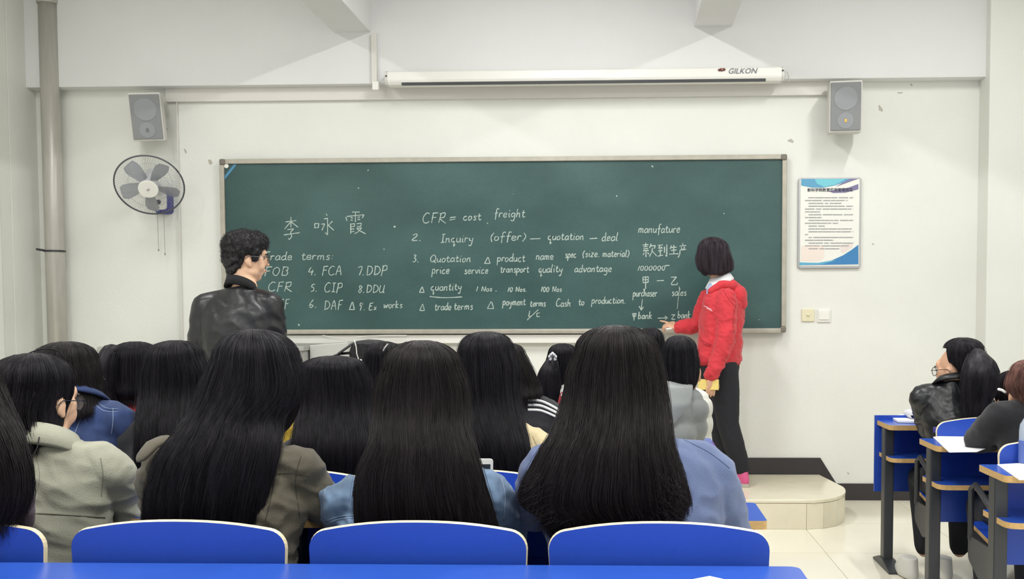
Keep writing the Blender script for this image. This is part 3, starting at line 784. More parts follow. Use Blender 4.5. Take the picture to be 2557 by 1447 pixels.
# ---- papers, bottle, phone, bag
def sheet(name, pts, label, cat='paper', z=.7605, n=2, curl=0, parent=None):
    a = Acc()
    a.prism(pts, z, z+.0008*n, 'z')
    o = a.build(name, M['paper'])
    return tag(o, label, cat)
def P_z(u, v, z):
    d = ray(u, v); t = (z-CAM.z)/d.z; return CAM+d*t
def zsheet(name, px, label, z=.761, n=2, cat='paper'):
    q = [P_z(u, v, z) for u, v in px]
    return sheet(name, [(p.x, p.y) for p in q], label, cat, z, n)
zsheet('paper_sheet', [(1725, 1450), (1772, 1441), (1812, 1450)], 'white paper corner on the nearest blue desktop')
zsheet('paper_sheet', [(2330, 1093), (2420, 1082), (2500, 1080), (2510, 1105), (2440, 1130), (2370, 1131)], 'large white paper under the arm of the black sweater woman', n=3)
zsheet('paper_sheet', [(2490, 1162), (2560, 1158), (2620, 1200), (2545, 1200)], 'white paper beside the water bottle on the near right desk', n=3)
nb_ = thing('open_notebook', 'open notebook with a curled white cover on the front right desk', 'notebook', P_z(2260, 1050, .761))
q = [P_z(u, v, .762) for u, v in ((2225, 1046), (2250, 1040), (2320, 1040), (2330, 1058), (2242, 1056))]
Acc().prism([(p.x, p.y) for p in q], .762, .772, 'z').build('pages', M['paper'], nb_)
p = P_z(2290, 1046, .77)
a = Acc()
ring = []
for i in range(15):
    an = -.4+i/14*5.0
    ring.append((math.cos(an)*.03, math.sin(an)*.022))
ri = [(x*.9, z*.9) for x, z in ring]
for y0_, y1_ in ((-.07, .07),):
    pl = ring+ri[::-1]
    a.prism([(p.x-.025+x, p.z+.022+z) for x, z in pl], p.y+y0_, p.y+y1_, 'y')
lab(a.build('curled_page', mat('page_grey', (214, 214, 220), .6), nb_), 'rolled up page')
# purple folder on desk under leather jacket arm
zz = [P_z(u, v, .765) for u, v in ((2333, 1066), (2420, 1060), (2420, 1078), (2330, 1082))]
o = Acc().prism([(p.x, p.y) for p in zz], .764, .79, 'z').build('folder', mat('purple_folder', (88, 84, 168), .4), bevel=.002)
tag(o, 'purple blue folder lying on the middle right desk', 'folder')
bt = P_z(2566, 1158, .762)
bo = thing('water_bottle', 'clear water bottle with white cap on the near right desk', 'bottle', bt)
a = Acc(); prof = [(0, .001), (.030, .001), (.033, .01), (.033, .05), (.031, .055), (.033, .06), (.033, .125), (.030, .15), (.016, .175), (.013, .182), (.013, .19)]
rg = [[(bt.x+r*math.cos(2*PI*k/24), bt.y+r*math.sin(2*PI*k/24), bt.z+z) for k in range(24)] for r, z in prof[1:]]
a.rings(rg); a.build('bottle_body', mat('bottle_plastic', (214, 226, 240), .08, alpha=.45), bo, smooth=True)
a = Acc(); a.tube([(bt.x, bt.y, bt.z+.188), (bt.x, bt.y, bt.z+.208)], .0155, 20, round_ends=False); a.build('cap', M['white'], bo)
a = Acc(); a.tube([(bt.x, bt.y, bt.z+.004), (bt.x, bt.y, bt.z+.09)], .0345, 24, round_ends=False); lab(a.build('label_band', mat('bottle_label', (96, 120, 196), .4, alpha=.75), bo), 'blue tinted label band')
# smartphone
ph = thing('smartphone', 'white smartphone held up beside the denim jacket shoulder', 'phone', P(1216, 1200, 2.94))
q0 = P(1200, 1146, 2.94)
Rp = Matrix.Translation(q0) @ Matrix.Rotation(-.12, 4, 'X')
Acc().prism(rrect(.034-.032, -.069, .034, .069, .009), -.004, .004, 'y', mtx=Rp).build('body', M['white'], ph, bevel=.0015)
Acc().box(-.025, .029, -.0046, -.0038, -.122, -.016, mtx=Rp).build('screen', mat('phone_screen', (52, 56, 64), .15), ph)
Acc().box(-.012, -.004, -.0046, -.0038, -.009, -.006, mtx=Rp).build('speaker_slot', M['slot'], ph)
# backpack
YB = 4.66
bg0 = P(915, 910, YB)
bk = thing('backpack', 'black backpack with white piping and hanging charm standing on a desk', 'bag', (bg0.x+.06, YB, .762))
blk = mat('black_nylon', (24, 24, 27), .55, bump=.3, bscale=90)
pts = [(873, 905), (871, 880), (878, 860), (892, 850), (930, 852), (975, 862), (1000, 880), (1000, 905)]
out_ = [P(u, v, YB-.06) for u, v in pts]
pl = [(p.x, p.z) for p in out_]+[(out_[-1].x, .762), (out_[0].x, .762)]
Acc().prism(pl, YB-.07, YB+.10, 'y').build('bag_body', blk, bk, bevel=.02)
Acc().tube([P(885, 851, YB-.085), P(889, 865, YB-.09), P(891, 885, YB-.09), P(897, 903, YB-.09), P(900, 925, YB-.09)], .0022, 8).build('piping', M['white'], bk, smooth=True)
Acc().ell(P(901, 908, YB-.1), (.009, .009, .012)).ell(P(901, 901, YB-.1), (.005, .005, .006)).build('charm', M['white'], bk, smooth=True)
Acc().ell(P(901, 912, YB-.105), (.008, .006, .004)).build('charm_bow', mat('charm_pink', (206, 92, 110), .5), bk)
Acc().tube([P(876, 862, YB-.05), P(862, 872, YB-.06), P(845, 884, YB-.06), P(835, 895, YB-.05), P(835, 930, YB-.03)], .02, 10, flat=.25).tube([P(874, 882, YB-.05), P(850, 884, YB-.05), P(830, 892, YB-.04)], .006, 8).build('strap', blk, bk, smooth=True)

# ================================================================ people
HAIRM = {}
def hair_mat(rgb, tip=None):
    k = ('hair',)+rgb
    if k in HAIRM: return HAIRM[k]
    m = bpy.data.materials.new('hair_%d_%d_%d' % rgb); m.use_nodes = True
    nt = m.node_tree; b = nt.nodes['Principled BSDF']
    c = lin(rgb)
    tc = nt.nodes.new('ShaderNodeTexCoord'); mp = nt.nodes.new('ShaderNodeMapping'); mp.inputs['Scale'].default_value = (55, 55, 3.5)
    n = nt.nodes.new('ShaderNodeTexNoise'); n.inputs['Scale'].default_value = 1; n.inputs['Detail'].default_value = 5
    nt.links.new(tc.outputs['Object'], mp.inputs[0]); nt.links.new(mp.outputs[0], n.inputs['Vector'])
    r = nt.nodes.new('ShaderNodeMapRange'); r.inputs[1].default_value = .35; r.inputs[2].default_value = .65; r.inputs[3].default_value = .55; r.inputs[4].default_value = 1.5
    nt.links.new(n.outputs[0], r.inputs[0])
    mx = nt.nodes.new('ShaderNodeVectorMath'); mx.operation = 'SCALE'; mx.inputs[0].default_value = c
    nt.links.new(r.outputs[0], mx.inputs['Scale']); nt.links.new(mx.outputs[0], b.inputs['Base Color'])
    b.inputs['Roughness'].default_value = .46; b.inputs['Specular IOR Level'].default_value = .2
    bp = nt.nodes.new('ShaderNodeBump'); bp.inputs['Strength'].default_value = .5; bp.inputs['Distance'].default_value = .004
    nt.links.new(n.outputs[0], bp.inputs['Height']); nt.links.new(bp.outputs[0], b.inputs['Normal'])
    HAIRM[k] = m; return m
BLACK = (27, 25, 30)
def smooth_interp(xs, ys, q):
    """monotone-ish cubic through (xs, ys)"""
    xs = np.array(xs, float); ys = np.array(ys, float)
    m = np.gradient(ys, xs)
    i = np.clip(np.searchsorted(xs, q)-1, 0, len(xs)-2)
    h = xs[i+1]-xs[i]; t = (q-xs[i])/h
    return (2*t**3-3*t**2+1)*ys[i]+(t**3-2*t**2+t)*h*m[i]+(-2*t**3+3*t**2)*ys[i+1]+(t**3-t**2)*h*m[i+1]
def add_strands(name, paths, radius, m, parent):
    """paths: list of (n,3) arrays -> one hair curves object"""
    cd = bpy.data.hair_curves.new(name)
    cd.add_curves([len(p) for p in paths])
    pos = np.concatenate(paths).astype(np.float32)
    cd.attributes['position'].data.foreach_set('vector', pos.ravel()) if 'position' in cd.attributes else None
    if 'radius' not in cd.attributes: cd.attributes.new('radius', 'FLOAT', 'POINT')
    rad = np.concatenate([radius*np.linspace(1, .35, len(p)) for p in paths]).astype(np.float32)
    cd.attributes['radius'].data.foreach_set('value', rad)
    cd.materials.append(m)
    o = bpy.data.objects.new(name, cd); COL.objects.link(o)
    setp(o, parent); return o
def hair(parent, Yc, vtop, slices, m=None, ry=.105, face=0.0, gap=0.0, vgap=(9e9, 9e9), nstr=900, rad=.0005, wave=.004, tips=.05, groove=.010,
         N=44, NT=72, name='hair', dome_u=None, shell=True, tilt=0):
    """slices: (v, uL, uR[, dY, ry]) silhouette rows from the widest head row down; ring centre at Yc+dY"""
    if m is None: m = hair_mat(BLACK)
    sl = [(tuple(s_)+((0, ry) if len(s_) == 3 else (ry,) if len(s_) == 4 else ())) for s_ in slices]
    rows = []
    for (v, uL, uR, dY, ry_) in sl:
        a = P(uL, v, Yc+dY); b = P(uR, v, Yc+dY)
        rows.append(((a.x+b.x)/2, Yc+dY, (a.z+b.z)/2, (b.x-a.x)/2, ry_))
    R = np.array(rows)
    ztop = P(dome_u or (sl[0][1]+sl[0][2])/2, vtop, Yc).z; xtop = P(dome_u or (sl[0][1]+sl[0][2])/2, vtop, Yc).x
    c0 = R[0]; H = ztop-c0[2]
    dome = []
    for k in range(9):
        a = PI/2*(1-k/9); s_ = math.sin(a); co = max(math.cos(a), .03)
        dome.append((c0[0]+(xtop-c0[0])*s_**2, c0[1], c0[2]+H*s_, c0[3]*co**.9, c0[4]*co**.9))
    dome = np.array(dome)
    d = np.concatenate([[0], np.cumsum(-np.diff(R[:, 2]))])
    q = np.linspace(0, d[-1], N-9)
    body = np.stack([smooth_interp(d, R[:, j], q) for j in range(5)], 1) if len(R) > 1 else R
    RG = np.concatenate([dome, body]); n = len(RG)
    ker = np.hanning(15); ker /= ker.sum()
    for j_ in (1, 4):
        ext = np.concatenate([np.full(7, RG[9, j_]), RG[9:, j_], np.full(7, RG[-1, j_])]); RG[9:, j_] = np.convolve(ext, ker, 'valid')
    zg0, zg1 = (P(0, vgap[0], Yc).z, P(0, vgap[1], Yc).z) if vgap[0] < 9e8 else (-9, -9)
    seed = random.uniform(0, 100)
    zz = RG[:, 2]
    th = np.arange(NT)/NT*2*PI
    def gr(thv, z):
        g = 0
        g += .55*noise.noise(Vector((math.cos(thv)*3.0+seed, math.sin(thv)*3.0, z*2.0)))
        g += .45*noise.noise(Vector((math.cos(thv)*9+seed, math.sin(thv)*9, z*3.0)))
        return g
    # azimuth: 0 = +x, pi/2 = +y (away from the camera); face looks to pi/2 - face
    fa = PI/2-face
    def in_gap(t, z):
        if not gap or z > zg0 or z < zg1: return False
        dd = (t-fa+PI) % (2*PI)-PI
        return abs(dd) < gap
    a = Acc(); V = []
    for i in range(n):
        cx, cy, cz, rx, ry_ = RG[i]; gk = groove*min(1, i/9)
        for t in th:
            g = gk*gr(t, cz)
            V.append((cx+(rx+g-.002)*math.cos(t), cy+(ry_+g-.002)*math.sin(t), cz))
    fs = []
    for i in range(n-1):
        for j in range(NT):
            t = th[j]+PI/NT
            if in_gap(t, (zz[i]+zz[i+1])/2): continue
            p, q_ = i*NT+j, i*NT+(j+1) % NT
            fs.append((p, p+NT, q_+NT, q_))
    fs.append(tuple(range(NT)))
    if not gap or zz[-1] < zg1: fs.append(tuple((n-1)*NT+j for j in range(NT-1, -1, -1)))
    me = bpy.data.meshes.new(name); me.from_pydata(V, [], fs)
    bm = bmesh.new(); bm.from_mesh(me)
    bmesh.ops.delete(bm, geom=[v for v in bm.verts if not v.link_faces], context='VERTS')
    bmesh.ops.recalc_face_normals(bm, faces=bm.faces); bm.to_mesh(me); bm.free()
    ho = link(name, me, m, parent, smooth=True)
    if gap:
        so = ho.modifiers.new('thick', 'SOLIDIFY'); so.thickness = .014; so.offset = -1
    # strands
    paths = []; nstr = int(nstr*1.9)
    idx = np.arange(n)
    K = 18
    while len(paths) < nstr:
        t = random.uniform(0, 2*PI)
        if math.sin(t) > .55 and random.random() < .7: continue
        i0 = random.choice((1, 2, 3, 5, 7, 9)) if random.random() < .8 else random.uniform(2, n*.5)
        i1 = (n-1)*random.uniform(.93, 1.0)
        ii = np.linspace(i0, i1, K)
        c = np.stack([np.interp(ii, idx, RG[:, j]) for j in range(5)], 1)
        lift = random.uniform(-.002, .0045) if random.random() > .035 else random.uniform(.005, .013); ph_ = random.uniform(0, 6.28); wv = wave*random.uniform(.3, 1.6); fr = random.uniform(1.5, 3.5)
        pth = []
        stop = False
        for k in range(K):
            s_ = k/(K-1)
            tt = t+random.uniform(-.004, .004)+.05*math.sin(fr*s_+ph_)*s_
            if in_gap(tt, c[k][2]): stop = True; break
            g = groove*min(1, ii[k]/9)*gr(tt, c[k][2])+lift*(.3+.7*min(1, ii[k]/9))+wv*s_*math.sin(fr*3*s_+ph_)
            pth.append((c[k][0]+(c[k][3]+g)*math.cos(tt), c[k][1]+(c[k][4]+g)*math.sin(tt), c[k][2]))
        if len(pth) < 4: 
            if stop and random.random() < .2: continue
            continue
        if not stop and tips:
            dx = random.uniform(-.25, .25)*tips; L = random.uniform(.2, 1)*tips
            e = pth[-1]; pth.append((e[0]+dx*.4, e[1], e[2]-L*.5)); pth.append((e[0]+dx, e[1]+.004, e[2]-L))
        paths.append(np.array(pth))
    so = add_strands(name+'_strands', paths, rad, m, ho)
    return ho
def lock(parent, pts, radii, m=None, flat=.6, nstr=200, rad=.0005, name='hair_lock', tips=.03):
    """a ponytail or loose lock along a path"""
    if m is None: m = hair_mat(BLACK)
    pts = [Vector(p) for p in pts]
    cp = catmull([tuple(p) for p in pts], 4); k = np.linspace(0, len(radii)-1, len(cp)); rr = np.interp(k, range(len(radii)), radii)
    a = Acc(); a.tube(cp, list(rr*.93), 20, flat=flat, flat_dir=(0, 1, 0))
    ho = a.build(name, m, parent, smooth=True)
    paths = []
    C = np.array(cp)
    for i in range(int(nstr*1.8)):
        t = random.uniform(0, 2*PI); q = random.uniform(.85, 1.08); ph_ = random.uniform(0, 6)
        i1 = random.uniform(.8, 1)*(len(cp)-1)
        K = 12; ii = np.linspace(0, i1, K)
        c = np.stack([np.interp(ii, range(len(cp)), C[:, j]) for j in range(3)], 1); r = np.interp(ii, range(len(cp)), rr)*q
        pp = c.copy(); pp[:, 0] += r*np.cos(t+.1*np.sin(ii*.3+ph_)); pp[:, 1] += r*flat*np.sin(t)
        tip = pp[-1]+np.array([random.uniform(-.3, .3)*tips, 0, -tips*random.uniform(.2, 1)])
        paths.append(np.vstack([pp, tip]))
    add_strands(name+'_strands', paths, rad, m, ho)
    return ho

def head_into(a, hm, k=1.0):
    """skull, jaw, nose, ears; +Y is where the face looks"""
    R = hm.to_3x3()
    def e(c, r): a.ell(hm @ Vector([x*k for x in c]), [x*k for x in r], rot=R, n=20, m=14)
    e((0, -.012, .03), (.074, .092, .086)); e((0, .022, -.028), (.059, .068, .082)); e((0, .05, -.082), (.028, .028, .024)); e((0, .012, -.022), (.068, .066, .078)); e((0, .03, -.055), (.056, .055, .046))
    e((0, .07, .035), (.05, .026, .034))
    for s_ in (-1, 1):
        e((s_*.036, .056, -.028), (.026, .028, .034)); e((s_*.050, .044, -.004), (.018, .028, .032)); e((s_*.045, .01, -.06), (.022, .04, .03))
        e((s_*.078, -.008, -.008), (.008, .018, .029)); e((s_*.078, .0, -.030), (.007, .010, .013))
    a.tube([hm @ Vector((0, .088*k, .022*k)), hm @ Vector((0, .104*k, -.018*k))], [.008*k, .0125*k], 10)
    e((0, .088, -.052), (.022, .010, .012))
def hand_into(a, wrist, dirv, normal, size=1.0, curl=.5, spread=.12, thumb=1, point=False):
    """palm and five fingers; normal = back of the hand, thumb leaves the side"""
    d = Vector(dirv).normalized(); nrm = Vector(normal); nrm = (nrm-d*nrm.dot(d)).normalized(); sd = d.cross(nrm)*thumb
    k = size; W_ = Vector(wrist)
    palm = W_+d*.048*k
    R = Matrix((sd, d, nrm)).transposed()
    a.ell(palm, (.039*k, .052*k, .016*k), rot=R, n=14, m=10)
    for i, (o, L) in enumerate(((.030, .070), (.010, .078), (-.010, .073), (-.029, .058))):
        cu = curl*(1+.1*i)
        if point and i == 0: cu = .08
        b0 = W_+d*.085*k+sd*o*k
        dd = (d+sd*spread*(o/.03)).normalized()
        p = [b0]; ang = 0
        for f in (.45, .32, .23):
            ang += cu*(.7 if f > .4 else .9)
            v = dd*math.cos(ang)-nrm*math.sin(ang)
            p.append(p[-1]+v*L*f*k)
        a.tube(p, [.0092*k, .0086*k, .0078*k, .0068*k], 10)
    b0 = W_+d*.028*k+sd*.028*k
    p = [b0, b0+(d*.6+sd*.75).normalized()*.032*k, b0+(d*.6+sd*.75).normalized()*.032*k+(d*.9+sd*.25-nrm*.3*curl*2).normalized()*.030*k,
         b0+(d*.6+sd*.75).normalized()*.032*k+(d*.9+sd*.2-nrm*.5*curl*2).normalized()*.055*k]
    a.tube(p, [.013*k, .0105*k, .0095*k, .008*k], 10)
def ring(c, rx, ry, n=28, rot=0, e=1.0):
    out = []
    for k in range(n):
        t = 2*PI*k/n; x = rx*math.copysign(abs(math.cos(t))**e, math.cos(t)); y = ry*math.copysign(abs(math.sin(t))**e, math.sin(t))
        out.append(Vector((c[0]+x*math.cos(rot)-y*math.sin(rot), c[1]+x*math.sin(rot)+y*math.cos(rot), c[2])))
    return out
def wrinkle(seed, amp=.004, sc=14, dirs=(1, 1, .5), amp2=.0):
    def f(p, n):
        q = Vector((p.x*sc*dirs[0]+seed, p.y*sc*dirs[1], p.z*sc*dirs[2]))
        w_ = noise.noise(q)
        r = abs(noise.noise(Vector((p.x*sc*.5*dirs[0]+seed*2, p.y*sc*.4, p.z*sc*.7*dirs[2]+p.x*3))))
        w_ += .5*noise.noise(Vector((p.x*sc*3.1+seed, p.y*sc*3, p.z*sc*3.4)))
        return amp*w_+amp2*(.35-r)+amp2*.5*(.3-abs(noise.noise(Vector((p.x*sc*1.5+seed, p.y*sc, p.z*sc*2.2+p.x*sc*.8)))))
    return f
def person_eyes(parent, hm, k=1.0, glasses=False, ur=None):
    R = hm.to_3x3()
    for s_ in (-1, 1):
        Acc().ell(hm @ Vector((s_*.028*k, .0705*k, .008*k)), (.0095, .009, .006), rot=R).build('eye', M['eye'], parent, smooth=True)
        Acc().ell(hm @ Vector((s_*.028*k, .0785*k, .008*k)), (.005, .003, .005), rot=R).build('iris', M['iris'], parent, smooth=True)
        Acc().tube([hm @ Vector((s_*.016*k, .096*k, .027*k)), hm @ Vector((s_*.034*k, .094*k, .032*k)), hm @ Vector((s_*.050*k, .082*k, .027*k))], .003, 6).build('eyebrow', hair_mat(BLACK), parent)
    Acc().ell(hm @ Vector((0, .0925*k, -.052*k)), (.021, .006, .007), rot=R).build('mouth', M['lip'], parent, smooth=True)
def glasses(parent, hm, k=1.0, label='thin dark framed glasses', rr=.021):
    g = Acc()
    for s_ in (-1, 1):
        c = Vector((s_*.033, .102, .006))
        g.tube([hm @ ((c+Vector((rr*1.15*math.cos(t), -.006*abs(math.cos(t)) if s_*math.cos(t) > 0 else 0, rr*math.sin(t))))*k) for t in np.linspace(0, 2*PI, 20)], .0016, 6, round_ends=False)
        g.tube([hm @ (Vector((s_*(.033+rr*1.1), .103, .012))*k), hm @ (Vector((s_*.084, .06, .012))*k), hm @ (Vector((s_*.088, -.012, .010))*k), hm @ (Vector((s_*.086, -.026, -.004))*k)], .0016, 6)
    g.tube([hm @ (Vector((-.012, .108, .010))*k), hm @ (Vector((.012, .108, .010))*k)], .0014, 6)
    o = lab(g.build('glasses', M['glassm'], parent), label)
    for s_ in (-1, 1):
        l = Acc(); c = hm @ (Vector((s_*.033, .101, .006))*k); l.ell(c, (rr*1.1, .0012, rr*.95), rot=hm.to_3x3()); l.build('lens', M['lens'], o)

def seated(label, Y, uc, vtop, sh, garment, yaw=0.0, pitch=0.0, roll=0.0, lean=.06, skin='skin', voxel=.010, arms=None, hk=1.0,
           disp=None, thick=.0, legs=True, body_u=None, eyes=False, hand_curl=.2, trousers=(34, 36, 46), group=None, torso_ry=.12, belly=1.0, hands=True, cuffs=True, zdrop=.02, neck_skin=True, gvox=None, legdx=0, hipdx=0):
    """sh = (uL, uR, v): shoulder ends in the photograph. Returns (root, head matrix, jacket)"""
    sL = P(sh[0], sh[2], Y+lean); sR = P(sh[1], sh[2], Y+lean)
    bx = (sL.x+sR.x)/2; W_ = sR.x-sL.x; zs = (sL.z+sR.z)/2
    hx = P(uc, vtop, Y+lean).x; zt = P(uc, vtop, Y+lean).z-zdrop
    hm = Matrix.Translation((hx, Y+lean+.02, zt-.116*hk)) @ Matrix.Rotation(-yaw, 4, 'Z') @ Matrix.Rotation(-pitch, 4, 'X') @ Matrix.Rotation(roll, 4, 'Y')
    root = thing('person', label, 'person', (bx, Y, 0), group)
    ys = Y+lean
    # body
    a = Acc()
    head_into(a, hm, hk)
    nk = hm @ Vector((0, -.03, -.06))
    a.tube([nk, Vector((bx*.5+hx*.5, ys-.0, zs+.05)), Vector((bx, ys-.005, zs-.03))], [.052, .054, .07], 18)
    tr = [ring((bx+hipdx, Y, .44), .13, .11), ring((bx+hipdx, Y, .52), .155, .12), ring((bx, Y+.2*lean, .66), .135, .095*belly), ring((bx, Y+.7*lean, zs-.2), W_/2-.085, .10),
          ring((bx, ys, zs-.08), W_/2-.065, .085), ring((bx, ys, zs-.035), W_/2*.6, .06), ring((bx, ys, zs-.0), .07, .05)]
    a.rings(tr)
    A = arms or [None, None]; chains = []
    for i, s_ in enumerate((-1, 1)):
        if A[i] is None:
            so = Vector((bx+s_*(W_/2-.055), ys, zs-.065))
            el = Vector((bx+s_*(W_/2+.0), ys+.07, zs-.30)); wr = Vector((bx+s_*.10, Y+.33, .828))
            if wr.z > el.z+.06: el.z = wr.z-.02
            ch = [so, el, wr]
        else: ch = A[i]
        chains.append(ch)
        a.tube([ch[0], ch[1], ch[2]], [.042, .036, .024], 12)
        if hands:
            d = (ch[2]-ch[1]).normalized()
            hand_into(a, ch[2], (d.x, d.y, d.z*.3), (0, 0, 1), .92, hand_curl, thumb=-s_ if d.y > 0 else s_)
    th = []
    for s_ in (-1, 1):
        hp = Vector((bx+hipdx+s_*.09, Y+.03, .49)); kn = Vector((bx+legdx+s_*.10, Y+.41, .475)); an = Vector((bx+legdx+s_*.09, Y+.36, .10))
        th.append((hp, kn, an))
        a.tube([hp, kn, an], [.07, .05, .035], 14)
    me = remesh(a, voxel, 'body', 2)
    link('body', me, M[skin], root, smooth=True)
    # trousers and shoes
    g = Acc()
    g.rings([ring((bx+hipdx, Y, .435), .14, .12), ring((bx+hipdx, Y, .50), .18, .142), ring((bx+hipdx, Y, .58), .155, .125)])
    for hp, kn, an in th:
        g.tube([hp, kn], [.088, .066], 16); g.tube([kn, an+Vector((0, 0, .02))], [.066, .05], 16)
    link('trousers', remesh(g, .014, 'trousers', 3), mat('trousers_%d_%d_%d' % trousers, trousers, .85, bump=.1, bscale=60), root, smooth=True)
    # garment
    j = Acc(); t_ = thick
    # torso with hem
    j.rings([ring((bx+hipdx, Y, .50), .19+t_, .145+t_), ring((bx+hipdx*.7, Y+.02, .62), .165+t_, torso_ry+.01+t_), ring((bx, Y+.6*lean, zs-.26), W_/2-.055+t_, torso_ry+.012+t_), ring((bx, Y+.8*lean, zs-.17), W_/2-.04, torso_ry+.006+t_),
             ring((bx, ys, zs-.095), W_/2-.035, torso_ry-.01+t_), ring((bx, ys, zs-.05), W_/2-.05, torso_ry-.03+t_), ring((bx, ys, zs-.015), W_/2*.62, .075+t_*.5), ring((bx, ys, zs+.014), .085, .068), ring((bx*.7+hx*.3, ys, zs+.030), .072, .066)])
    for ch in chains:
        so, el, wr = ch
        j.tube([Vector((bx+(so.x-bx)*.25, ys, zs-.035)), Vector((so.x*.8+bx*.2, so.y, (zs-.04)*.5+(so.z+.01)*.5)), so], [.055+t_, .058+t_, .060+t_], 16)
        j.tube([so, so.lerp(el, .5), el, el.lerp(wr, .5), wr-(wr-el).normalized()*.012], [.060+t_, .058+t_, .052+t_, .046+t_, .036+t_*.4], 18)
    sd = random.uniform(0, 90)
    gm = remesh(j, gvox or (.009 if Y < 3 else .012), 'jacket', 4, disp or wrinkle(sd, .005, 13, (1, 1, .8), .010))
    jo = link('jacket', gm, garment, root, smooth=True)
    if eyes: person_eyes(root, hm, hk)
    return root, hm, jo, (bx, ys, zs, W_)
def bvh_of(o):
    me = o.data; return BVHTree.FromPolygons([tuple(v.co) for v in me.vertices], [tuple(p.vertices) for p in me.polygons])
def seam(jo, px, m, name='seam', r=.0010, bv=None, n=14, flat=.6, lift=.001, root=None):
    """a stitched line lying on the cloth, through the points where it shows in the photograph"""
    bv = bv or bvh_of(jo); pts = []
    px = catmull(px, 6)
    for u, v in px:
        h = bv.ray_cast(CAM, ray(u, v))
        if h[0] is None: continue
        pts.append(h[0]-ray(u, v)*lift)
    if len(pts) < 2: return None
    return Acc().tube(pts, r, 6, round_ends=False).build(name, m, root or jo, smooth=True)
def collar(root, info, hx, m, name='collar', r=.075, h=.035, drop=0.0, tiltx=.35, th=.008, out=.012, label=None, flare=.0):
    bx, ys, zs, W_ = info
    a = Acc(); R1 = []
    cx = bx*.6+hx*.4
    for (rr, dz) in ((r, h), (r+out*.3, h*1.0), (r+out+flare, 0+drop), (r+out+flare-.003, drop-.006), (r-.004, drop)):
        R1.append([Vector((cx+rr*math.cos(t), ys+rr*.92*math.sin(t), zs+.014+dz-math.sin(t)*tiltx*rr)) for t in np.arange(36)/36*2*PI])
    R1.append(R1[0])
    a.rings(R1, cap=False)
    o = a.build(name, m, root, smooth=True)
    if label: lab(o, label)
    return o
def cloth(name, rgb, rough=.85, **k):
    k.setdefault('bump', .25); k.setdefault('bscale', 260); k.setdefault('var', .07); k.setdefault('vscale', 7)
    return mat(name, rgb, rough, sheen=.15, **k)
C = dict(
 beige=cloth('beige_blazer', (160, 160, 143)), olive=cloth('olive_jacket', (88, 82, 68)), ldenim=cloth('light_denim', (108, 132, 160), var=.3, vscale=1, stretch=(26, 26, 6)),
 sweat=cloth('blue_sweatshirt', (92, 106, 142), var=.08), ddenim=cloth('dark_denim', (42, 62, 108), var=.25, vscale=1, stretch=(22, 22, 7)), black=cloth('black_cloth', (24, 25, 31)),
 cream=cloth('cream_coat', (202, 186, 148)), red=cloth('red_cloth', (186, 44, 52)), yellow=cloth('yellow_jacket', (222, 188, 70), .4, var=.12),
 puff=cloth('grey_puffer', (118, 122, 122), .5), puffh=cloth('grey_hood', (140, 144, 144)), white=cloth('white_puffer', (214, 214, 206), .5),
 leather=mat('black_leather', (25, 26, 30), .36, bump=.12, bscale=40, spec=.5), charcoal=cloth('charcoal_sweater', (30, 30, 34), .95),
 redhood=cloth('red_hoodie', (204, 52, 62), var=.05), plum=cloth('plum_cloth', (70, 52, 66)))
stitch = mat('light_stitching', (150, 166, 190), .8); dstitch = mat('dark_stitching', (60, 56, 46), .8); bstitch = mat('blazer_seam', (122, 122, 106), .8)
HB = hair_mat(BLACK); HBR = hair_mat((30, 25, 27)); HRB = hair_mat((118, 84, 76)); HS = hair_mat((36, 34, 39))

# ---------------- row nearest the camera
Y = 2.68
# far left edge
r, hm, j, inf = seated('woman cut by the left frame edge with long dark wavy hair', 2.52, -120, 875, (-320, 55, 1135), C['plum'], yaw=.0, arms=[[P(-290, 1180, 2.58), P(-310, 1330, 2.62), P(-220, 1420, 2.8)], [P(20, 1180, 2.58), P(25, 1330, 2.62), P(-60, 1420, 2.8)]])
hair(r, 2.58, 870, [(960, -215, -15), (1020, -220, 12, -.02), (1080, -225, 38, -.07, .09), (1150, -225, 62, -.09, .08), (1210, -222, 70, -.09, .075), (1270, -215, 56, -.09, .07), (1318, -205, 26, -.09, .06)], HBR, nstr=1500, wave=.010)
# beige blazer
r, hm, j, inf = seated('woman in beige blazer with tied dark hair and glasses, face turned right', 2.84, 92, 890, (-45, 305, 1122), C['beige'], yaw=.30, pitch=.12, lean=.04, skin='skin2', voxel=.006, eyes=True,
    arms=[None, [P(268, 1175, 2.90), P(328, 1262, 2.98), P(270, 1300, 3.15)]], disp=wrinkle(3, .004, 9, (1, 1, 1.2), .030), gvox=.0065)
glasses(r, hm, label='thin framed glasses on the beige blazer woman')
hr = hair(r, 2.90, 882, [(945, -12, 176), (985, -18, 172), (1020, -8, 158, -.01), (1055, 8, 148, -.03, .085), (1085, 28, 138, -.05, .07), (1108, 52, 128, -.06, .05)], face=.50, gap=.95, vgap=(930, 1200), nstr=1500, tips=.04, m=HB, groove=.012)
lock(hr, [P(100, 1080, 2.80), P(92, 1120, 2.755), P(72, 1160, 2.73), P(60, 1190, 2.72)], [.0012, .0012, .001, .0008], nstr=26, m=HB)
lock(hr, [P(60, 888, 2.9), P(105, 872, 2.92), P(150, 880, 2.94), P(172, 920, 2.94)], [.002, .002, .002, .001], nstr=14, m=HB)
bv = bvh_of(j)
seam(j, [(251, 1144), (257, 1190), (253, 1241)], bstitch, bv=bv); seam(j, [(18, 1283), (120, 1284), (262, 1293)], bstitch, r=.0022, bv=bv)
collar(r, inf, hm.translation.x, C['beige'], 'blazer_collar', r=.082, h=.03, drop=-.035, tiltx=.5, flare=.022, label='folded beige blazer collar')
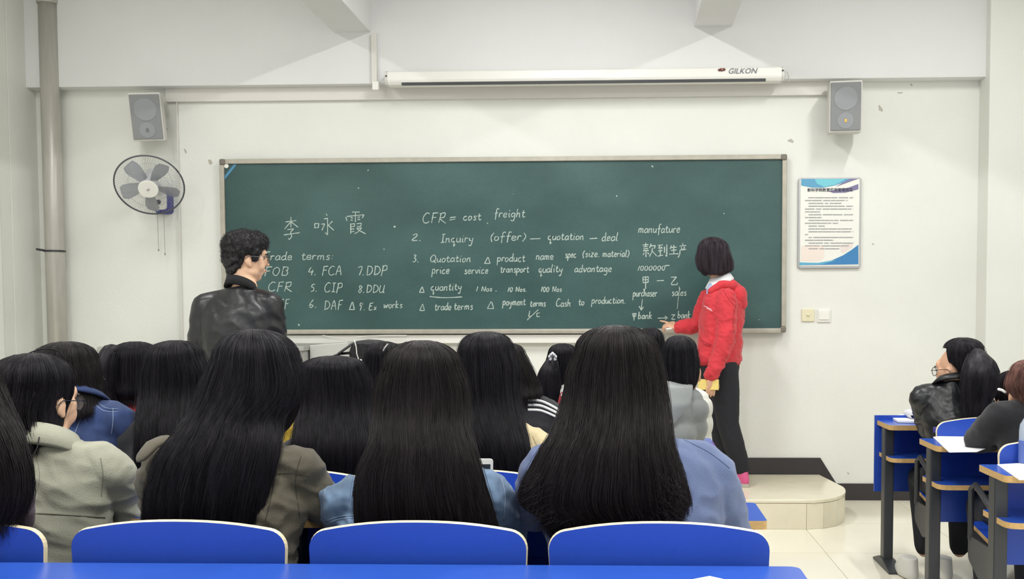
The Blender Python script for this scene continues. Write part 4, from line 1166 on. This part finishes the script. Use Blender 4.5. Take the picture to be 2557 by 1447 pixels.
# olive jacket
r, hm, j, inf = seated('woman in olive jacket with very long straight black hair', Y, 640, 836, (358, 800, 1122), C['olive'], yaw=.35, pitch=.05, disp=wrinkle(11, .005, 12, (1, 1, .8), .028), eyes=True, gvox=.0065)
hr = hair(r, 2.74, 822, [(895, 545, 732), (935, 524, 745), (990, 502, 742), (1040, 482, 700, -.02), (1085, 445, 690, -.07, .09), (1130, 408, 684, -.095, .082), (1190, 384, 672, -.10, .08), (1250, 370, 660, -.10, .078), (1322, 366, 645, -.10, .07)], nstr=3600, face=.35, gap=.75, vgap=(920, 1070), wave=.003, tips=.03, dome_u=632)
lock(hr, [P(722, 960, 2.80), P(728, 1010, 2.80), P(712, 1060, 2.79), P(690, 1088, 2.77)], [.02, .024, .018, .004], nstr=200, m=HBR)
bv = bvh_of(j)
seam(j, [(699, 1135), (682, 1220), (663, 1301)], dstitch, bv=bv); seam(j, [(668, 1190), (720, 1182), (770, 1190)], dstitch, bv=bv); seam(j, [(752, 1140), (738, 1200), (748, 1290)], dstitch, bv=bv)
collar(r, inf, hm.translation.x, C['olive'], 'jacket_collar', r=.085, h=.045, drop=-.01, flare=.02, label='stand-up olive collar')
a = Acc().tube([P(400, 1102, 2.70), P(380, 1112, 2.68), P(362, 1132, 2.67)], [.03, .032, .03], 12, flat=.35, flat_dir=(0, 0, 1))
lab(a.build('shoulder_strap', C['olive'], r, smooth=True), 'buttoned olive shoulder strap')
# light denim
r, hm, j, inf = seated('woman in light blue denim jacket with long straight dark hair', Y, 1055, 864, (803, 1287, 1203), C['ldenim'], disp=wrinkle(31, .005, 13, (1, 1, .8), .028), gvox=.0065,
    arms=[None, [P(1232, 1236, 2.74), P(1266, 1330, 2.84), P(1222, 1275, 2.96)]])
hair(r, 2.74, 850, [(915, 966, 1142), (960, 947, 1160), (1010, 941, 1167), (1060, 938, 1166, -.03), (1110, 928, 1176, -.08, .085), (1160, 905, 1192, -.098, .08), (1210, 893, 1207, -.10, .08), (1265, 890, 1226, -.10, .076), (1322, 896, 1242, -.10, .07)], HBR, nstr=3600, gap=.7, vgap=(935, 1080), wave=.0035, tips=.03, dome_u=1052)
bv = bvh_of(j)
for ln in ([(812, 1303), (850, 1290), (893, 1288)], [(812, 1309), (850, 1297), (893, 1294)], [(1262, 1192), (1287, 1240), (1300, 1290)], [(1252, 1196), (1262, 1240), (1258, 1300)], [(838, 1188), (812, 1225), (800, 1290)]):
    seam(j, ln, stitch, bv=bv)
collar(r, inf, hm.translation.x, C['ldenim'], 'denim_collar', r=.085, h=.035, drop=-.015, flare=.02, label='light denim collar')
# blue sweatshirt
r, hm, j, inf = seated('woman in grey-blue sweatshirt with long dark brown hair', Y, 1540, 826, (1318, 1842, 1112), C['sweat'], thick=.006, disp=wrinkle(51, .004, 9, (1, 1, .3), .024), gvox=.0065,
    arms=[None, [P(1778, 1190, 2.76), P(1822, 1330, 2.82), P(1740, 1330, 3.0)]])
hr = hair(r, 2.74, 812, [(880, 1438, 1634), (925, 1419, 1649), (975, 1411, 1657), (1030, 1400, 1663, -.02), (1075, 1386, 1668, -.07, .09), (1125, 1358, 1676, -.095, .085), (1175, 1333, 1694, -.105, .084), (1225, 1312, 1708, -.105, .08), (1262, 1318, 1714, -.105, .075), (1300, 1378, 1708, -.10, .065), (1326, 1415, 1690, -.10, .05)], HBR, nstr=3800, gap=.7, vgap=(905, 1050), wave=.010, tips=.05, groove=.014, dome_u=1538)
fly = []
for k_ in range(700):
    u0 = random.uniform(1335, 1700); v0 = random.uniform(1180, 1290); sd_ = -1 if u0 < 1530 else .6; L_ = random.uniform(20, 60)
    amp = random.uniform(4, 14); f_ = random.uniform(3, 7); ph_ = random.uniform(0, 6)
    fly.append(np.array([tuple(P(u0+sd_*L_*t*t*(.9 if u0 < 1420 or u0 > 1650 else .3)+amp*math.sin(f_*t+ph_)*t, min(v0+L_*t*(1-.25*t), 1345), 2.575-.02*random.random()*t)) for t in np.linspace(0, 1, 10)]))
add_strands('loose_waves', fly, .0006, HBR, hr)
seam(j, [(1700, 1095), (1770, 1130), (1822, 1170)], mat('sweat_seam', (80, 94, 126), .9))

# ---------------- second row
Y = 3.5
r, hm, j, inf = seated('woman in dark denim jacket with dark hair, cheek showing right', Y, 178, 864, (48, 332, 1002), C['ddenim'], yaw=.28, pitch=.2, skin='skin2', disp=wrinkle(61, .005, 12, (1, 1, .8), .025), eyes=True)
hair(r, 3.56, 853, [(895, 96, 232), (930, 84, 243), (965, 84, 248), (1000, 92, 250, -.01), (1022, 118, 248, -.03), (1035, 150, 240, -.05, .07)], m=hair_mat((34, 29, 31)), face=.5, gap=.72, vgap=(915, 1060), nstr=1200, tips=.03)
bv = bvh_of(j)
for ln in ([(232, 993), (262, 1018), (296, 1022)], [(230, 1002), (258, 1026), (294, 1029)], [(282, 1020), (282, 1055), (278, 1085)], [(212, 1022), (200, 1050), (186, 1084)]): seam(j, ln, stitch, bv=bv)
collar(r, inf, hm.translation.x, C['ddenim'], 'denim_collar', r=.08, h=.03, flare=.025, label='dark denim collar')
r, hm, j, inf = seated('woman all in black with shoulder-length black hair left of the olive jacket', Y, 438, 862, (296, 572, 1052), C['black'], pitch=.1)
hair(r, 3.56, 850, [(890, 376, 498), (930, 361, 514), (980, 360, 516), (1030, 352, 512, -.04), (1080, 345, 505, -.09, .085), (1140, 345, 500, -.10, .08), (1185, 350, 500, -.10, .07)], nstr=1400, gap=.7, vgap=(915, 1060))
r, hm, j, inf = seated('woman with straight black hair between the olive and denim jackets', Y, 832, 900, (706, 966, 1090), C['black'], yaw=.35, skin='skin2', eyes=True)
hair(r, 3.56, 889, [(920, 758, 905), (955, 748, 918), (995, 752, 921), (1040, 748, 926, -.02), (1085, 736, 932, -.08, .085), (1135, 727, 934, -.10, .08), (1178, 724, 930, -.10, .07)], nstr=1600, face=.6, gap=.75, vgap=(945, 1060), wave=.003)
r, hm, j, inf = seated('woman in cream coat with long black hair', Y, 1216, 840, (1152, 1392, 1080), C['cream'], thick=.004, disp=wrinkle(71, .005, 11, (1, 1, .8), .014))
hair(r, 3.56, 828, [(870, 1150, 1275), (910, 1140, 1290), (960, 1140, 1293), (1010, 1150, 1298), (1055, 1160, 1306, -.04), (1100, 1178, 1316, -.09, .085), (1145, 1195, 1322, -.10, .08), (1185, 1215, 1322, -.10, .07)], nstr=1700, gap=.7, vgap=(895, 1040), dome_u=1214)
seam(j, [(1330, 1090), (1345, 1130), (1340, 1170)], mat('cream_seam', (160, 140, 104), .9))

# ---------------- third row
Y = 4.25
r, hm, j, inf = seated('woman in red top with black hair pulled aside, bowing forward', Y, 335, 866, (236, 432, 1006), C['red'], pitch=.5, skin='skin2', lean=.10)
hr = hair(r, 4.35, 853, [(890, 282, 392), (925, 272, 398), (960, 276, 396), (985, 290, 392), (1002, 300, 380, 0, .07)], nstr=900, gap=.9, vgap=(930, 1100), m=HB)
lock(hr, [P(300, 880, 4.30), P(275, 882, 4.26), P(264, 915, 4.24), P(262, 960, 4.24), P(272, 1005, 4.25)], [.02, .042, .05, .05, .03], flat=.8, nstr=260, m=HB)
r, hm, j, inf = seated('woman with dark hair and pale hair slide behind the backpack', Y, 958, 864, (870, 1062, 1012), C['charcoal'])
hr = hair(r, 4.31, 853, [(885, 918, 1000), (915, 906, 1010), (955, 903, 1012), (1000, 900, 1014, -.04), (1060, 898, 1016, -.09, .08), (1110, 902, 1012, -.1, .07)], nstr=900, gap=.7, vgap=(905, 1010))
lab(Acc().tube([P(968, 860, 4.2), P(960, 870, 4.19), P(957, 876, 4.19)], .0028, 8).build('hair_slide', mat('pale_clip', (176, 172, 170), .3), hr), 'pale hair slide')
r, hm, j, inf = seated('person in shiny yellow jacket glimpsed right of the olive jacket', Y, 682, 884, (610, 757, 985), C['yellow'], thick=.02, disp=wrinkle(81, .008, 12, (1, 1, 1), .02), arms=[None, [P(728, 1010, 4.3), P(738, 1100, 4.35), P(700, 1060, 4.55)]])
hair(r, 4.31, 873, [(905, 640, 728), (935, 632, 735), (965, 640, 730), (985, 655, 715, -.02)], nstr=500, gap=.8, vgap=(930, 1100))
lab(collar(r, inf, P(700, 980, 4.3).x, mat('peach_check', (226, 176, 140), .7), 'shirt_collar', r=.07, h=.05), 'peach and red checked collar')
r, hm, j, inf = seated('woman in black track jacket with white shoulder stripes and brown-black hair', Y, 1272, 870, (1222, 1412, 1002), C['black'], yaw=.2)
hr = hair(r, 4.31, 857, [(885, 1222, 1306), (912, 1214, 1322), (945, 1215, 1338), (970, 1220, 1348), (988, 1228, 1350, -.02)], m=HBR, nstr=900, gap=.7, vgap=(905, 1100), dome_u=1266)
bv = bvh_of(j); wst = mat('white_stripe', (228, 228, 228), .8)
for k in range(3):
    o = seam(j, [(1318, 1000+k*12), (1350, 1002+k*12), (1385, 1018+k*11), (1404, 1032+k*9)], wst, name='shoulder_stripe', r=.0058, bv=bv, root=r)
    if o: lab(o, 'white stripe along the shoulder')
# grey puffer
r, hm, j, inf = seated('person in grey hooded puffer jacket with short black hair', Y, 1700, 849, (1574, 1756, 985), C['puff'], thick=.004, yaw=.0, torso_ry=.14, arms=[None, [P(1722, 1018, 4.3), P(1722, 1100, 4.38), P(1690, 1080, 4.6)]],
    disp=lambda p, n: .011*abs(math.sin((p.z-.05)*PI/.085))**.45*1.6+.003*noise.noise(p*14))
hair(r, 4.31, 838, [(872, 1658, 1736), (905, 1652, 1742), (935, 1656, 1741), (958, 1668, 1734), (978, 1690, 1722, -.02, .06)], gap=.9, vgap=(905, 1100), nstr=1100, tips=.015, dome_u=1696)
a = Acc(); bx, ys, zs, W_ = inf
hx = P(1660, 1000, 4.2).x
a.rings([ring((hx, ys-.03, zs+.06), .085, .07), ring((hx, ys-.075, zs+.045), .115, .095), ring((hx-.012, ys-.125, zs-.03), .115, .08), ring((hx-.04, ys-.14, zs-.10), .09, .06), ring((hx-.07, ys-.14, zs-.16), .045, .04)])
lab(link('hood', remesh(a, .010, 'hood', 4, wrinkle(5, .006, 9)), C['puffh'], r, smooth=True), 'soft light grey hood hanging at the back')

# ---------------- front row
Y = 5.05
r, hm, j, inf = seated('woman in red and white top, ponytail tied with white scrunchie', Y, 1406, 868, (1334, 1470, 1000), C['red'], yaw=-.1)
hr = hair(r, 5.11, 858, [(880, 1372, 1438), (905, 1366, 1444), (930, 1368, 1443), (952, 1378, 1436), (965, 1386, 1428)], gap=.9, vgap=(900, 1100), nstr=900, tips=.01)
lock(hr, [P(1380, 893, 5.0), P(1372, 925, 4.97), P(1368, 965, 4.97), P(1368, 1010, 4.97), P(1366, 1045, 4.98)], [.018, .045, .062, .058, .02], nstr=420, m=HB, tips=.05)
a = Acc(); p = P(1380, 893, 4.97)
a.tube([p+Vector((.014*math.cos(t)*(1+.12*math.sin(5*t)), -.012*math.sin(t)-.004*math.sin(7*t), .018*math.sin(t)*(1+.12*math.sin(5*t)))) for t in np.linspace(0, 2*PI, 40)], [.0055+.002*math.sin(9*t) for t in np.linspace(0, 2*PI, 40)], 10, round_ends=False)
lab(a.build('scrunchie', mat('white_scrunchie', (214, 214, 216), .7), hr, smooth=True), 'white ruffled scrunchie')
lab(Acc().tube([P(1410, 966, 5.0), P(1409, 976, 4.96), P(1408, 986, 4.94)], [.022, .02, .018], 10, flat=.4).build('collar', M['white'], r, smooth=True), 'white collar')
lab(Acc().tube([P(1407, 988, 4.94), P(1404, 1005, 4.93), P(1400, 1028, 4.93)], [.018, .02, .022], 10, flat=.4).build('neck_trim', C['red'], r, smooth=True), 'red neck trim')
r, hm, j, inf = seated('person in white puffer jacket sitting before the grey puffer jacket', Y, 1625, 829, (1622, 1772, 985), C['white'], thick=.004, torso_ry=.14, arms=[None, [P(1742, 1010, 5.1), P(1746, 1085, 5.18), P(1710, 1070, 5.4)]],
    disp=lambda p, n: .012*abs(math.sin((p.z-.02)*PI/.09))**.45+.003*noise.noise(p*14))
hair(r, 5.11, 818, [(848, 1590, 1656), (878, 1584, 1662), (905, 1588, 1660), (930, 1598, 1650), (948, 1610, 1640)], gap=.9, vgap=(875, 1100), nstr=700, tips=.01)

# ---------------- beyond the aisle
# leather jacket
r, hm, j, inf = seated('woman in black leather jacket with ponytail and glasses beyond the aisle', 5.05, 2392, 858, (2281, 2478, 965), C['leather'], yaw=-.68, pitch=.12, skin='skin', voxel=.0065, lean=.06, eyes=True, trousers=(26, 27, 32), legdx=.05, hipdx=.05,
    disp=wrinkle(91, .004, 11, (1, 1, 1.6), .014), arms=[[P(2302, 995, 5.12), P(2318, 1072, 5.2), P(2350, 1062, 5.42)], None], gvox=.009)
glasses(r, hm, label='dark framed glasses of the leather jacket woman')
hr = hair(r, 5.11, 843, [(875, 2358, 2452), (898, 2362, 2460), (920, 2374, 2462), (940, 2388, 2458), (952, 2400, 2450)], m=HS, face=-.98, gap=.86, vgap=(876, 1100), nstr=1300, tips=.01, dome_u=2405)
lock(hr, [P(2432, 872, 5.05), P(2440, 884, 5.0), P(2446, 905, 4.96), P(2448, 935, 4.93), P(2444, 975, 4.92), P(2436, 1010, 4.92), P(2428, 1050, 4.93)], [.012, .040, .068, .084, .080, .06, .015], nstr=800, m=HS, tips=.06, flat=.75)
bv = bvh_of(j); ls = mat('leather_seam', (92, 94, 98), .4)
seam(j, [(2322, 978), (2340, 1000), (2362, 1032)], ls, bv=bv); seam(j, [(2290, 985), (2300, 975), (2318, 975)], ls, bv=bv); seam(j, [(2388, 960), (2400, 990), (2412, 1022)], ls, bv=bv)
collar(r, inf, hm.translation.x, C['leather'], 'leather_collar', r=.078, h=.03, flare=.02, label='black leather collar')
for k, dx in enumerate((-.30, -.13)):
    s_ = Acc(); q = Vector((inf[0]+dx+.14, 5.30, 0))
    s_.rings([ring((q.x, q.y, .002), .048, .13), ring((q.x, q.y, .03), .050, .132), ring((q.x, q.y-.02, .07), .045, .10), ring((q.x, q.y-.05, .105), .04, .06)])
    link('shoe', remesh(s_, .008, 'shoe', 3), mat('white_sneaker', (226, 224, 216), .6), r, smooth=True)
# dark haired one behind
r, hm, j, inf = seated('dark haired person half hidden behind the brown haired head at right edge', 5.3, 2532, 935, (2470, 2640, 1010), C['charcoal'], yaw=-.2)
hair(r, 5.36, 925, [(955, 2493, 2575), (985, 2488, 2580), (1010, 2498, 2572), (1030, 2510, 2560)], m=HBR, gap=.8, vgap=(975, 1100), nstr=500, tips=.01)
# black sweater
r, hm, j, inf = seated('woman in black sweater with reddish brown hair leaning on the desk', 4.28, 2578, 909, (2468, 2690, 1014), C['charcoal'], yaw=.2, voxel=.007, lean=.10, thick=.004, eyes=False,
    arms=[[P(2498, 1040, 4.36), P(2440, 1100, 4.5), P(2502, 1104, 4.66)], None], disp=wrinkle(95, .005, 9, (1, 1, 1), .012))
hair(r, 4.38, 897, [(935, 2528, 2628), (965, 2520, 2640), (990, 2532, 2638), (1008, 2552, 2630, -.02)], m=HRB, gap=.8, vgap=(960, 1100), nstr=1200, tips=.02, groove=.013)
lab(Acc().tube([P(2494, 973, 4.45), P(2502, 975, 4.44), P(2510, 980, 4.43)], .006, 8).build('earphone', M['white'], r, smooth=True), 'small white earphone')

# ================================================================ standing man
YM = 5.2
mn = thing('person', 'man standing in black leather bomber jacket and glasses, watching the chalkboard', 'person', (P(595, 900, YM).x, YM, 0))
zb = P(600, 700, YM).z
def PM(u, v, dy=0): return P(u, v, YM+dy)
hc = PM(614, 648, .03)
hm = Matrix.Translation(hc) @ Matrix.Rotation(-.98, 4, 'Z') @ Matrix.Rotation(-.05, 4, 'X')
a = Acc(); head_into(a, hm, 1.04)
cx = PM(595, 740).x
zS = PM(595, 728).z
a.tube([hm @ Vector((0, -.02, -.06)), Vector((PM(612, 700).x, YM+.005, zS+.03)), Vector((cx, YM, zS-.05))], [.056, .058, .075], 18)
a.rings([ring((cx, YM, .90), .15, .10), ring((cx, YM, 1.05), .14, .09), ring((cx, YM, zS-.20), .155, .105), ring((cx, YM, zS-.08), .15, .09), ring((cx, YM, zS-.02), .08, .06)])
armsM = [[PM(515, 766), PM(503, 850, .0), PM(520, 930, .06)], [PM(672, 764), PM(684, 860, .0), PM(680, 960, .10)]]
for i, ch in enumerate(armsM):
    a.tube(ch, [.045, .040, .028], 12); hand_into(a, ch[2], (ch[2]-ch[1])*1.0, (-1 if i == 0 else 1, 0, 0), .98, .35, thumb=1 if i == 0 else -1)
for s_ in (-1, 1):
    a.tube([(cx+s_*.09, YM, .9), (cx+s_*.10, YM+.01, .5), (cx+s_*.11, YM-.01, .10)], [.085, .056, .04], 14)
link('body', remesh(a, .0065, 'body', 2), M['skin2'], mn, smooth=True)
person_eyes(mn, hm, 1.04); glasses(mn, hm, 1.04, 'black framed glasses of the standing man')
j = Acc()
j.rings([ring((cx, YM, PM(0, 1010).z), .165, .12), ring((cx, YM, PM(0, 980).z), .185, .135), ring((cx, YM, 1.15), .185, .135), ring((cx, YM, zS-.2), .192, .14), ring((cx, YM, zS-.11), .19, .125), ring((cx, YM, zS-.06), .165, .10), ring((cx+.005, YM, zS-.015), .115, .08), ring((cx+.01, YM, zS+.02), .074, .066)])
for s_, ch in zip((-1, 1), armsM): j.tube([Vector((cx+s_*.045, YM, zS-.035)), Vector((cx+s_*.11, YM, zS-.055)), ch[0]], [.058, .062, .068], 18)
for ch in armsM: j.tube([ch[0], ch[0].lerp(ch[1], .5), ch[1], ch[1].lerp(ch[2], .5), ch[2]-(ch[2]-ch[1]).normalized()*.02], [.068, .066, .062, .054, .042], 18)
jm = link('jacket', remesh(j, .009, 'jacket', 3, wrinkle(201, .003, 7, (1, 1, .5), .020)), C['leather'], mn, smooth=True)
a = Acc()
R1 = []
for (rr, dz) in ((.066, .034), (.072, .036), (.080, .010), (.086, -.012), (.07, -.012)):
    R1.append([Vector((cx+.018+rr*math.cos(t), YM+rr*math.sin(t), zS+.012+dz-math.sin(t)*.45*rr-math.cos(t)*.16*rr)) for t in np.arange(36)/36*2*PI])
R1.append(R1[0]); a.rings(R1, cap=False); lab(a.build('knit_collar', mat('black_knit', (20, 20, 23), .9, bump=.5, bscale=200), mn, smooth=True), 'black ribbed collar')
g = Acc(); g.rings([ring((cx, YM, .84), .16, .115), ring((cx, YM, .98), .17, .12), ring((cx, YM, 1.05), .15, .11)])
for s_ in (-1, 1): g.tube([(cx+s_*.09, YM, .88), (cx+s_*.10, YM+.01, .5), (cx+s_*.11, YM-.01, .09)], [.098, .075, .062], 16)
link('trousers', remesh(g, .013, 'trousers', 3), mat('trousers_dark', (30, 31, 38), .85), mn, smooth=True)
for s_ in (-1, 1):
    q = Acc(); q.rings([ring((cx+s_*.11, YM+.05, .002), .047, .13), ring((cx+s_*.11, YM+.05, .035), .049, .132), ring((cx+s_*.11, YM+.02, .075), .043, .09), ring((cx+s_*.11, YM-.01, .11), .04, .05)])
    link('shoe', remesh(q, .01, 'shoe', 3), mat('dark_shoe', (40, 38, 40), .5), mn, smooth=True)
# curly hair: clumped cap and short curls
R = hm.to_3x3(); hmt = mat('curly_hair', (26, 23, 27), .5, bump=.8, bscale=60)
a = Acc()
fr_ = hm
def E_(c, r): a.ell(hm @ Vector(c), r, rot=R, n=24, m=18)
E_((0, -.018, .055), (.096, .105, .092)); E_((0, .045, .088), (.082, .062, .052)); E_((0, -.055, .0), (.076, .06, .078)); E_((0, -.062, -.045), (.056, .038, .05))
for s_ in (-1, 1): E_((s_*.072, .018, .03), (.018, .034, .04))
def curl_d(p, n):
    return .010*noise.noise(p*26)+.006*noise.noise(p*60)
hcap = link('hair', remesh(a, .006, 'hair', 1, curl_d), hmt, mn, smooth=True)
vs = [v for v in hcap.data.vertices]; paths = []
for i in range(4200):
    v = random.choice(vs); p = v.co; n = v.normal
    if n.z < -.75: continue
    t = n.cross(Vector((random.uniform(-1, 1), random.uniform(-1, 1), random.uniform(-1, 1)))).normalized(); b_ = n.cross(t)
    L = random.uniform(.012, .026); rr = random.uniform(.003, .006); ph_ = random.uniform(0, 6)
    low = (hm.inverted() @ p).z < -.01
    if low: L *= .35; rr *= .5
    paths.append(np.array([tuple(p+n*(L*.55*k/7-.003)+t*(rr*math.cos(ph_+k*.9)+L*.7*k/7)+b_*rr*math.sin(ph_+k*.9)) for k in range(8)]))
add_strands('hair_curls', paths, .0008, hmt, hcap)

# ================================================================ woman at the board
YW = 6.92
wm = thing('person', 'woman in red hooded jacket and black trousers pointing at the chalkboard', 'person', (P(1810, 1190, YW).x, YW, ZP))
def PW(u, v, dy=0): return P(u, v, YW+dy)
hc = PW(1781, 648, .0)
hm = Matrix.Translation(hc) @ Matrix.Rotation(.62, 4, 'Z') @ Matrix.Rotation(-.12, 4, 'X')
a = Acc(); head_into(a, hm, .98)
a.tube([hm @ Vector((0, -.02, -.06)), PW(1795, 702, .0), PW(1803, 730, .0)], [.048, .050, .062], 16)
fo = Vector((-.80, .60, 0)).normalized(); sidev = Vector((fo.y, -fo.x, 0))   # facing left and towards the board
rot = math.atan2(sidev.y, sidev.x)
def rg(u, v, rx, ry, dy=0): c = PW(u, v, dy); return ring((c.x, c.y, c.z), rx, ry, rot=rot)
a.rings([rg(1795, 940, .14, .10), rg(1800, 860, .12, .09), rg(1806, 770, .14, .10), rg(1805, 735, .13, .085), rg(1803, 716, .06, .05)])
# right arm hangs on the camera side, left arm reaches along the board
shR = PW(1812, 748, -.12); elR = PW(1812, 850, -.17); wrR = PW(1777, 940, -.20)
shL = PW(1768, 748, .13); elL = PW(1745, 812, .16); wrL = PW(1694, 818, .16)
a.tube([shR, elR, wrR], [.042, .036, .025], 14); a.tube([shL, elL, wrL], [.042, .036, .025], 14)
hand_into(a, wrR, PW(1775, 975, -.2)-wrR, (.35, -1, 0), .86, .22, spread=.08, thumb=-1)
hand_into(a, wrL, PW(1668, 812, .17)-wrL, (.1, -.5, .8), .88, .75, spread=.2, thumb=1, point=True)
hips = [PW(1778, 920, .05), PW(1805, 920, -.05)]
kn = [PW(1800, 1060, .08), PW(1818, 1060, -.06)]; an = [PW(1815, 1172, .10), PW(1851, 1176, -.05)]
for i in range(2): a.tube([hips[i], kn[i], an[i]], [.085, .056, .036], 16)
link('body', remesh(a, .0048, 'body', 1), M['skin'], wm, smooth=True)
person_eyes(wm, hm, .98)
g = Acc(); g.rings([rg(1792, 945, .155, .125), rg(1793, 915, .165, .13), rg(1798, 880, .14, .11)])
for i in range(2): g.tube([hips[i], hips[i].lerp(kn[i], .5), kn[i], kn[i].lerp(an[i], .45), an[i]+Vector((0, 0, .02))], [.102, .092, .073, .070, .056], 18)
link('trousers', remesh(g, .009, 'trousers', 3, wrinkle(7, .002, 12, (1, 1, 1), .006)), mat('black_trousers', (22, 24, 32), .8, bump=.2, bscale=120), wm, smooth=True)
j = Acc()
j.rings([rg(1794, 908, .165, .13), rg(1796, 896, .172, .137), rg(1798, 850, .165, .135), rg(1802, 800, .165, .135), rg(1806, 760, .168, .125), rg(1807, 738, .155, .10), rg(1806, 722, .10, .075), rg(1804, 712, .072, .06)])
j.tube([shR, shR.lerp(elR, .5), elR, elR.lerp(wrR, .5), wrR+Vector((0, 0, .012))], [.070, .068, .062, .055, .043], 18)
j.tube([shL, elL, elL.lerp(wrL, .5), wrL+(elL-wrL).normalized()*.01], [.066, .058, .052, .042], 18)
jk = link('hooded_jacket', remesh(j, .0065, 'hooded_jacket', 3, wrinkle(17, .004, 14, (1, 1, 1.1), .020)), C['redhood'], wm, smooth=True)
def up(ma, c, rr, h=.03, name='cuff'):
    pass
bvj = bvh_of(jk)
# ribbed cuffs and hem
cuffm = mat('red_rib', (186, 44, 54), .9, bump=.6, bscale=160)
Acc().tube([wrR+Vector((.004, 0, .045)), wrR+Vector((0, 0, .0))], [.045, .038], 18, round_ends=False).build('cuff', cuffm, wm, smooth=True, bevel=0)
dL = (elL-wrL).normalized(); Acc().tube([wrL+dL*.05, wrL+dL*.005], [.044, .038], 18, round_ends=False).build('cuff', cuffm, wm, smooth=True)
Acc().rings([rg(1793, 912, .160, .130), rg(1793, 911, .170, .136), rg(1795, 892, .176, .142), rg(1795, 891, .16, .13)]).build('hem', cuffm, wm, smooth=True)
# hood lying on the back
a = Acc()
bk_ = -fo
def HP(u, v, dy): return PW(u, v, dy)
a.tube([HP(1775, 728, -.09), HP(1800, 712, -.09), HP(1828, 712, -.04), HP(1840, 722, .02), HP(1825, 722, .08), HP(1795, 725, .11)], [.022, .030, .038, .040, .035, .025], 14)
a.ell(HP(1843, 740, -.01), (.06, .075, .075)); a.ell(HP(1850, 758, .0), (.045, .06, .05))
lab(link('hood', remesh(a, .006, 'hood', 3, wrinkle(23, .004, 18)), C['redhood'], wm, smooth=True), 'red hood lying on the back')
# shirt collar
a = Acc(); nb0 = PW(1797, 700)
R1 = []
for (rr, dz) in ((.056, .052), (.062, .055), (.095, .000), (.092, -.006), (.058, .036)):
    R1.append([Vector((nb0.x+rr*math.cos(t), YW+rr*math.sin(t), nb0.z-.02+dz+.35*rr*math.cos(t)+.1*rr*math.sin(t))) for t in np.arange(40)/40*2*PI])
R1.append(R1[0]); a.rings(R1, cap=False); lab(a.build('shirt_collar', mat('white_shirt', (232, 234, 238), .7), wm, smooth=True), 'white pointed shirt collar')
o = Acc().rings([rg(1772, 742, .03, .02, -.07), rg(1776, 722, .035, .03, -.05), rg(1782, 708, .03, .03, -.03)]).build('shirt_front', mat('pale_blue_shirt', (168, 184, 214), .8), wm, smooth=True); lab(o, 'pale blue shirt front')
for ln in ([(1758, 765), (1766, 768), (1777, 774)], [(1764, 770), (1772, 774), (1779, 778)]):
    seam(jk, ln, mat('pink_print', (232, 168, 176), .8), name='chest_print', r=.0035, bv=bvj, root=wm)
for ln in ([(1747, 838), (1752, 850), (1776, 862)], [(1750, 848), (1756, 858), (1774, 866)], [(1838, 760), (1830, 800), (1836, 860)], [(1800, 716), (1818, 745), (1840, 770)]):
    seam(jk, ln, mat('red_seam', (140, 28, 40), .9), name='pocket_seam', r=.0013, bv=bvj, root=wm)
# bob hair
hair(wm, hc.y, 592, [(625, 1744, 1818), (645, 1739, 1825), (662, 1741, 1828), (676, 1748, 1826), (687, 1762, 1806)], m=hair_mat((58, 50, 56)), ry=.105, face=-.62, gap=.75, vgap=(630, 760), nstr=1500, tips=.012, wave=.002, dome_u=1778, rad=.0006, groove=.006)
# shoes
for i in range(2):
    c_ = an[i]; q = Acc()
    f_ = Vector((-.55, .83, 0)).normalized(); rt = math.atan2(f_.y, f_.x)-PI/2
    q.rings([ring((c_.x+f_.x*.05, c_.y+f_.y*.05, ZP+.018), .042, .120, rot=rt), ring((c_.x+f_.x*.045, c_.y+f_.y*.045, ZP+.05), .043, .115, rot=rt), ring((c_.x+f_.x*.02, c_.y+f_.y*.02, ZP+.08), .040, .08, rot=rt), ring((c_.x, c_.y, ZP+.115), .038, .048, rot=rt)])
    sh_ = link('shoe', remesh(q, .007, 'shoe', 2), mat('pink_shoe', (206, 84, 132), .6), wm, smooth=True); lab(sh_, 'pink shoe with grey sole')
    q = Acc().rings([ring((c_.x+f_.x*.05, c_.y+f_.y*.05, ZP+.001), .045, .124, rot=rt), ring((c_.x+f_.x*.05, c_.y+f_.y*.05, ZP+.024), .045, .124, rot=rt)])
    q.build('sole', mat('grey_sole', (178, 172, 160), .7), sh_)
# sponge and chalk
ep = PW(1769, 961, -.185)
er = Acc().box(-.066, .066, -.02, .022, -.034, .034, mtx=Matrix.Translation(ep) @ Matrix.Rotation(-.25, 4, 'Z')).build('board_sponge', mat('yellow_sponge', (238, 214, 128), .85, bump=.5, bscale=150), bevel=.005)
tag(er, 'pale yellow board sponge held in the hanging hand', 'sponge')
ck = Acc().tube([PW(1665, 822, .14), PW(1676, 821, .14)], .0065, 10).build('chalk_stick', M['white'])
tag(ck, 'short white chalk stick held in the outstretched hand', 'chalk')
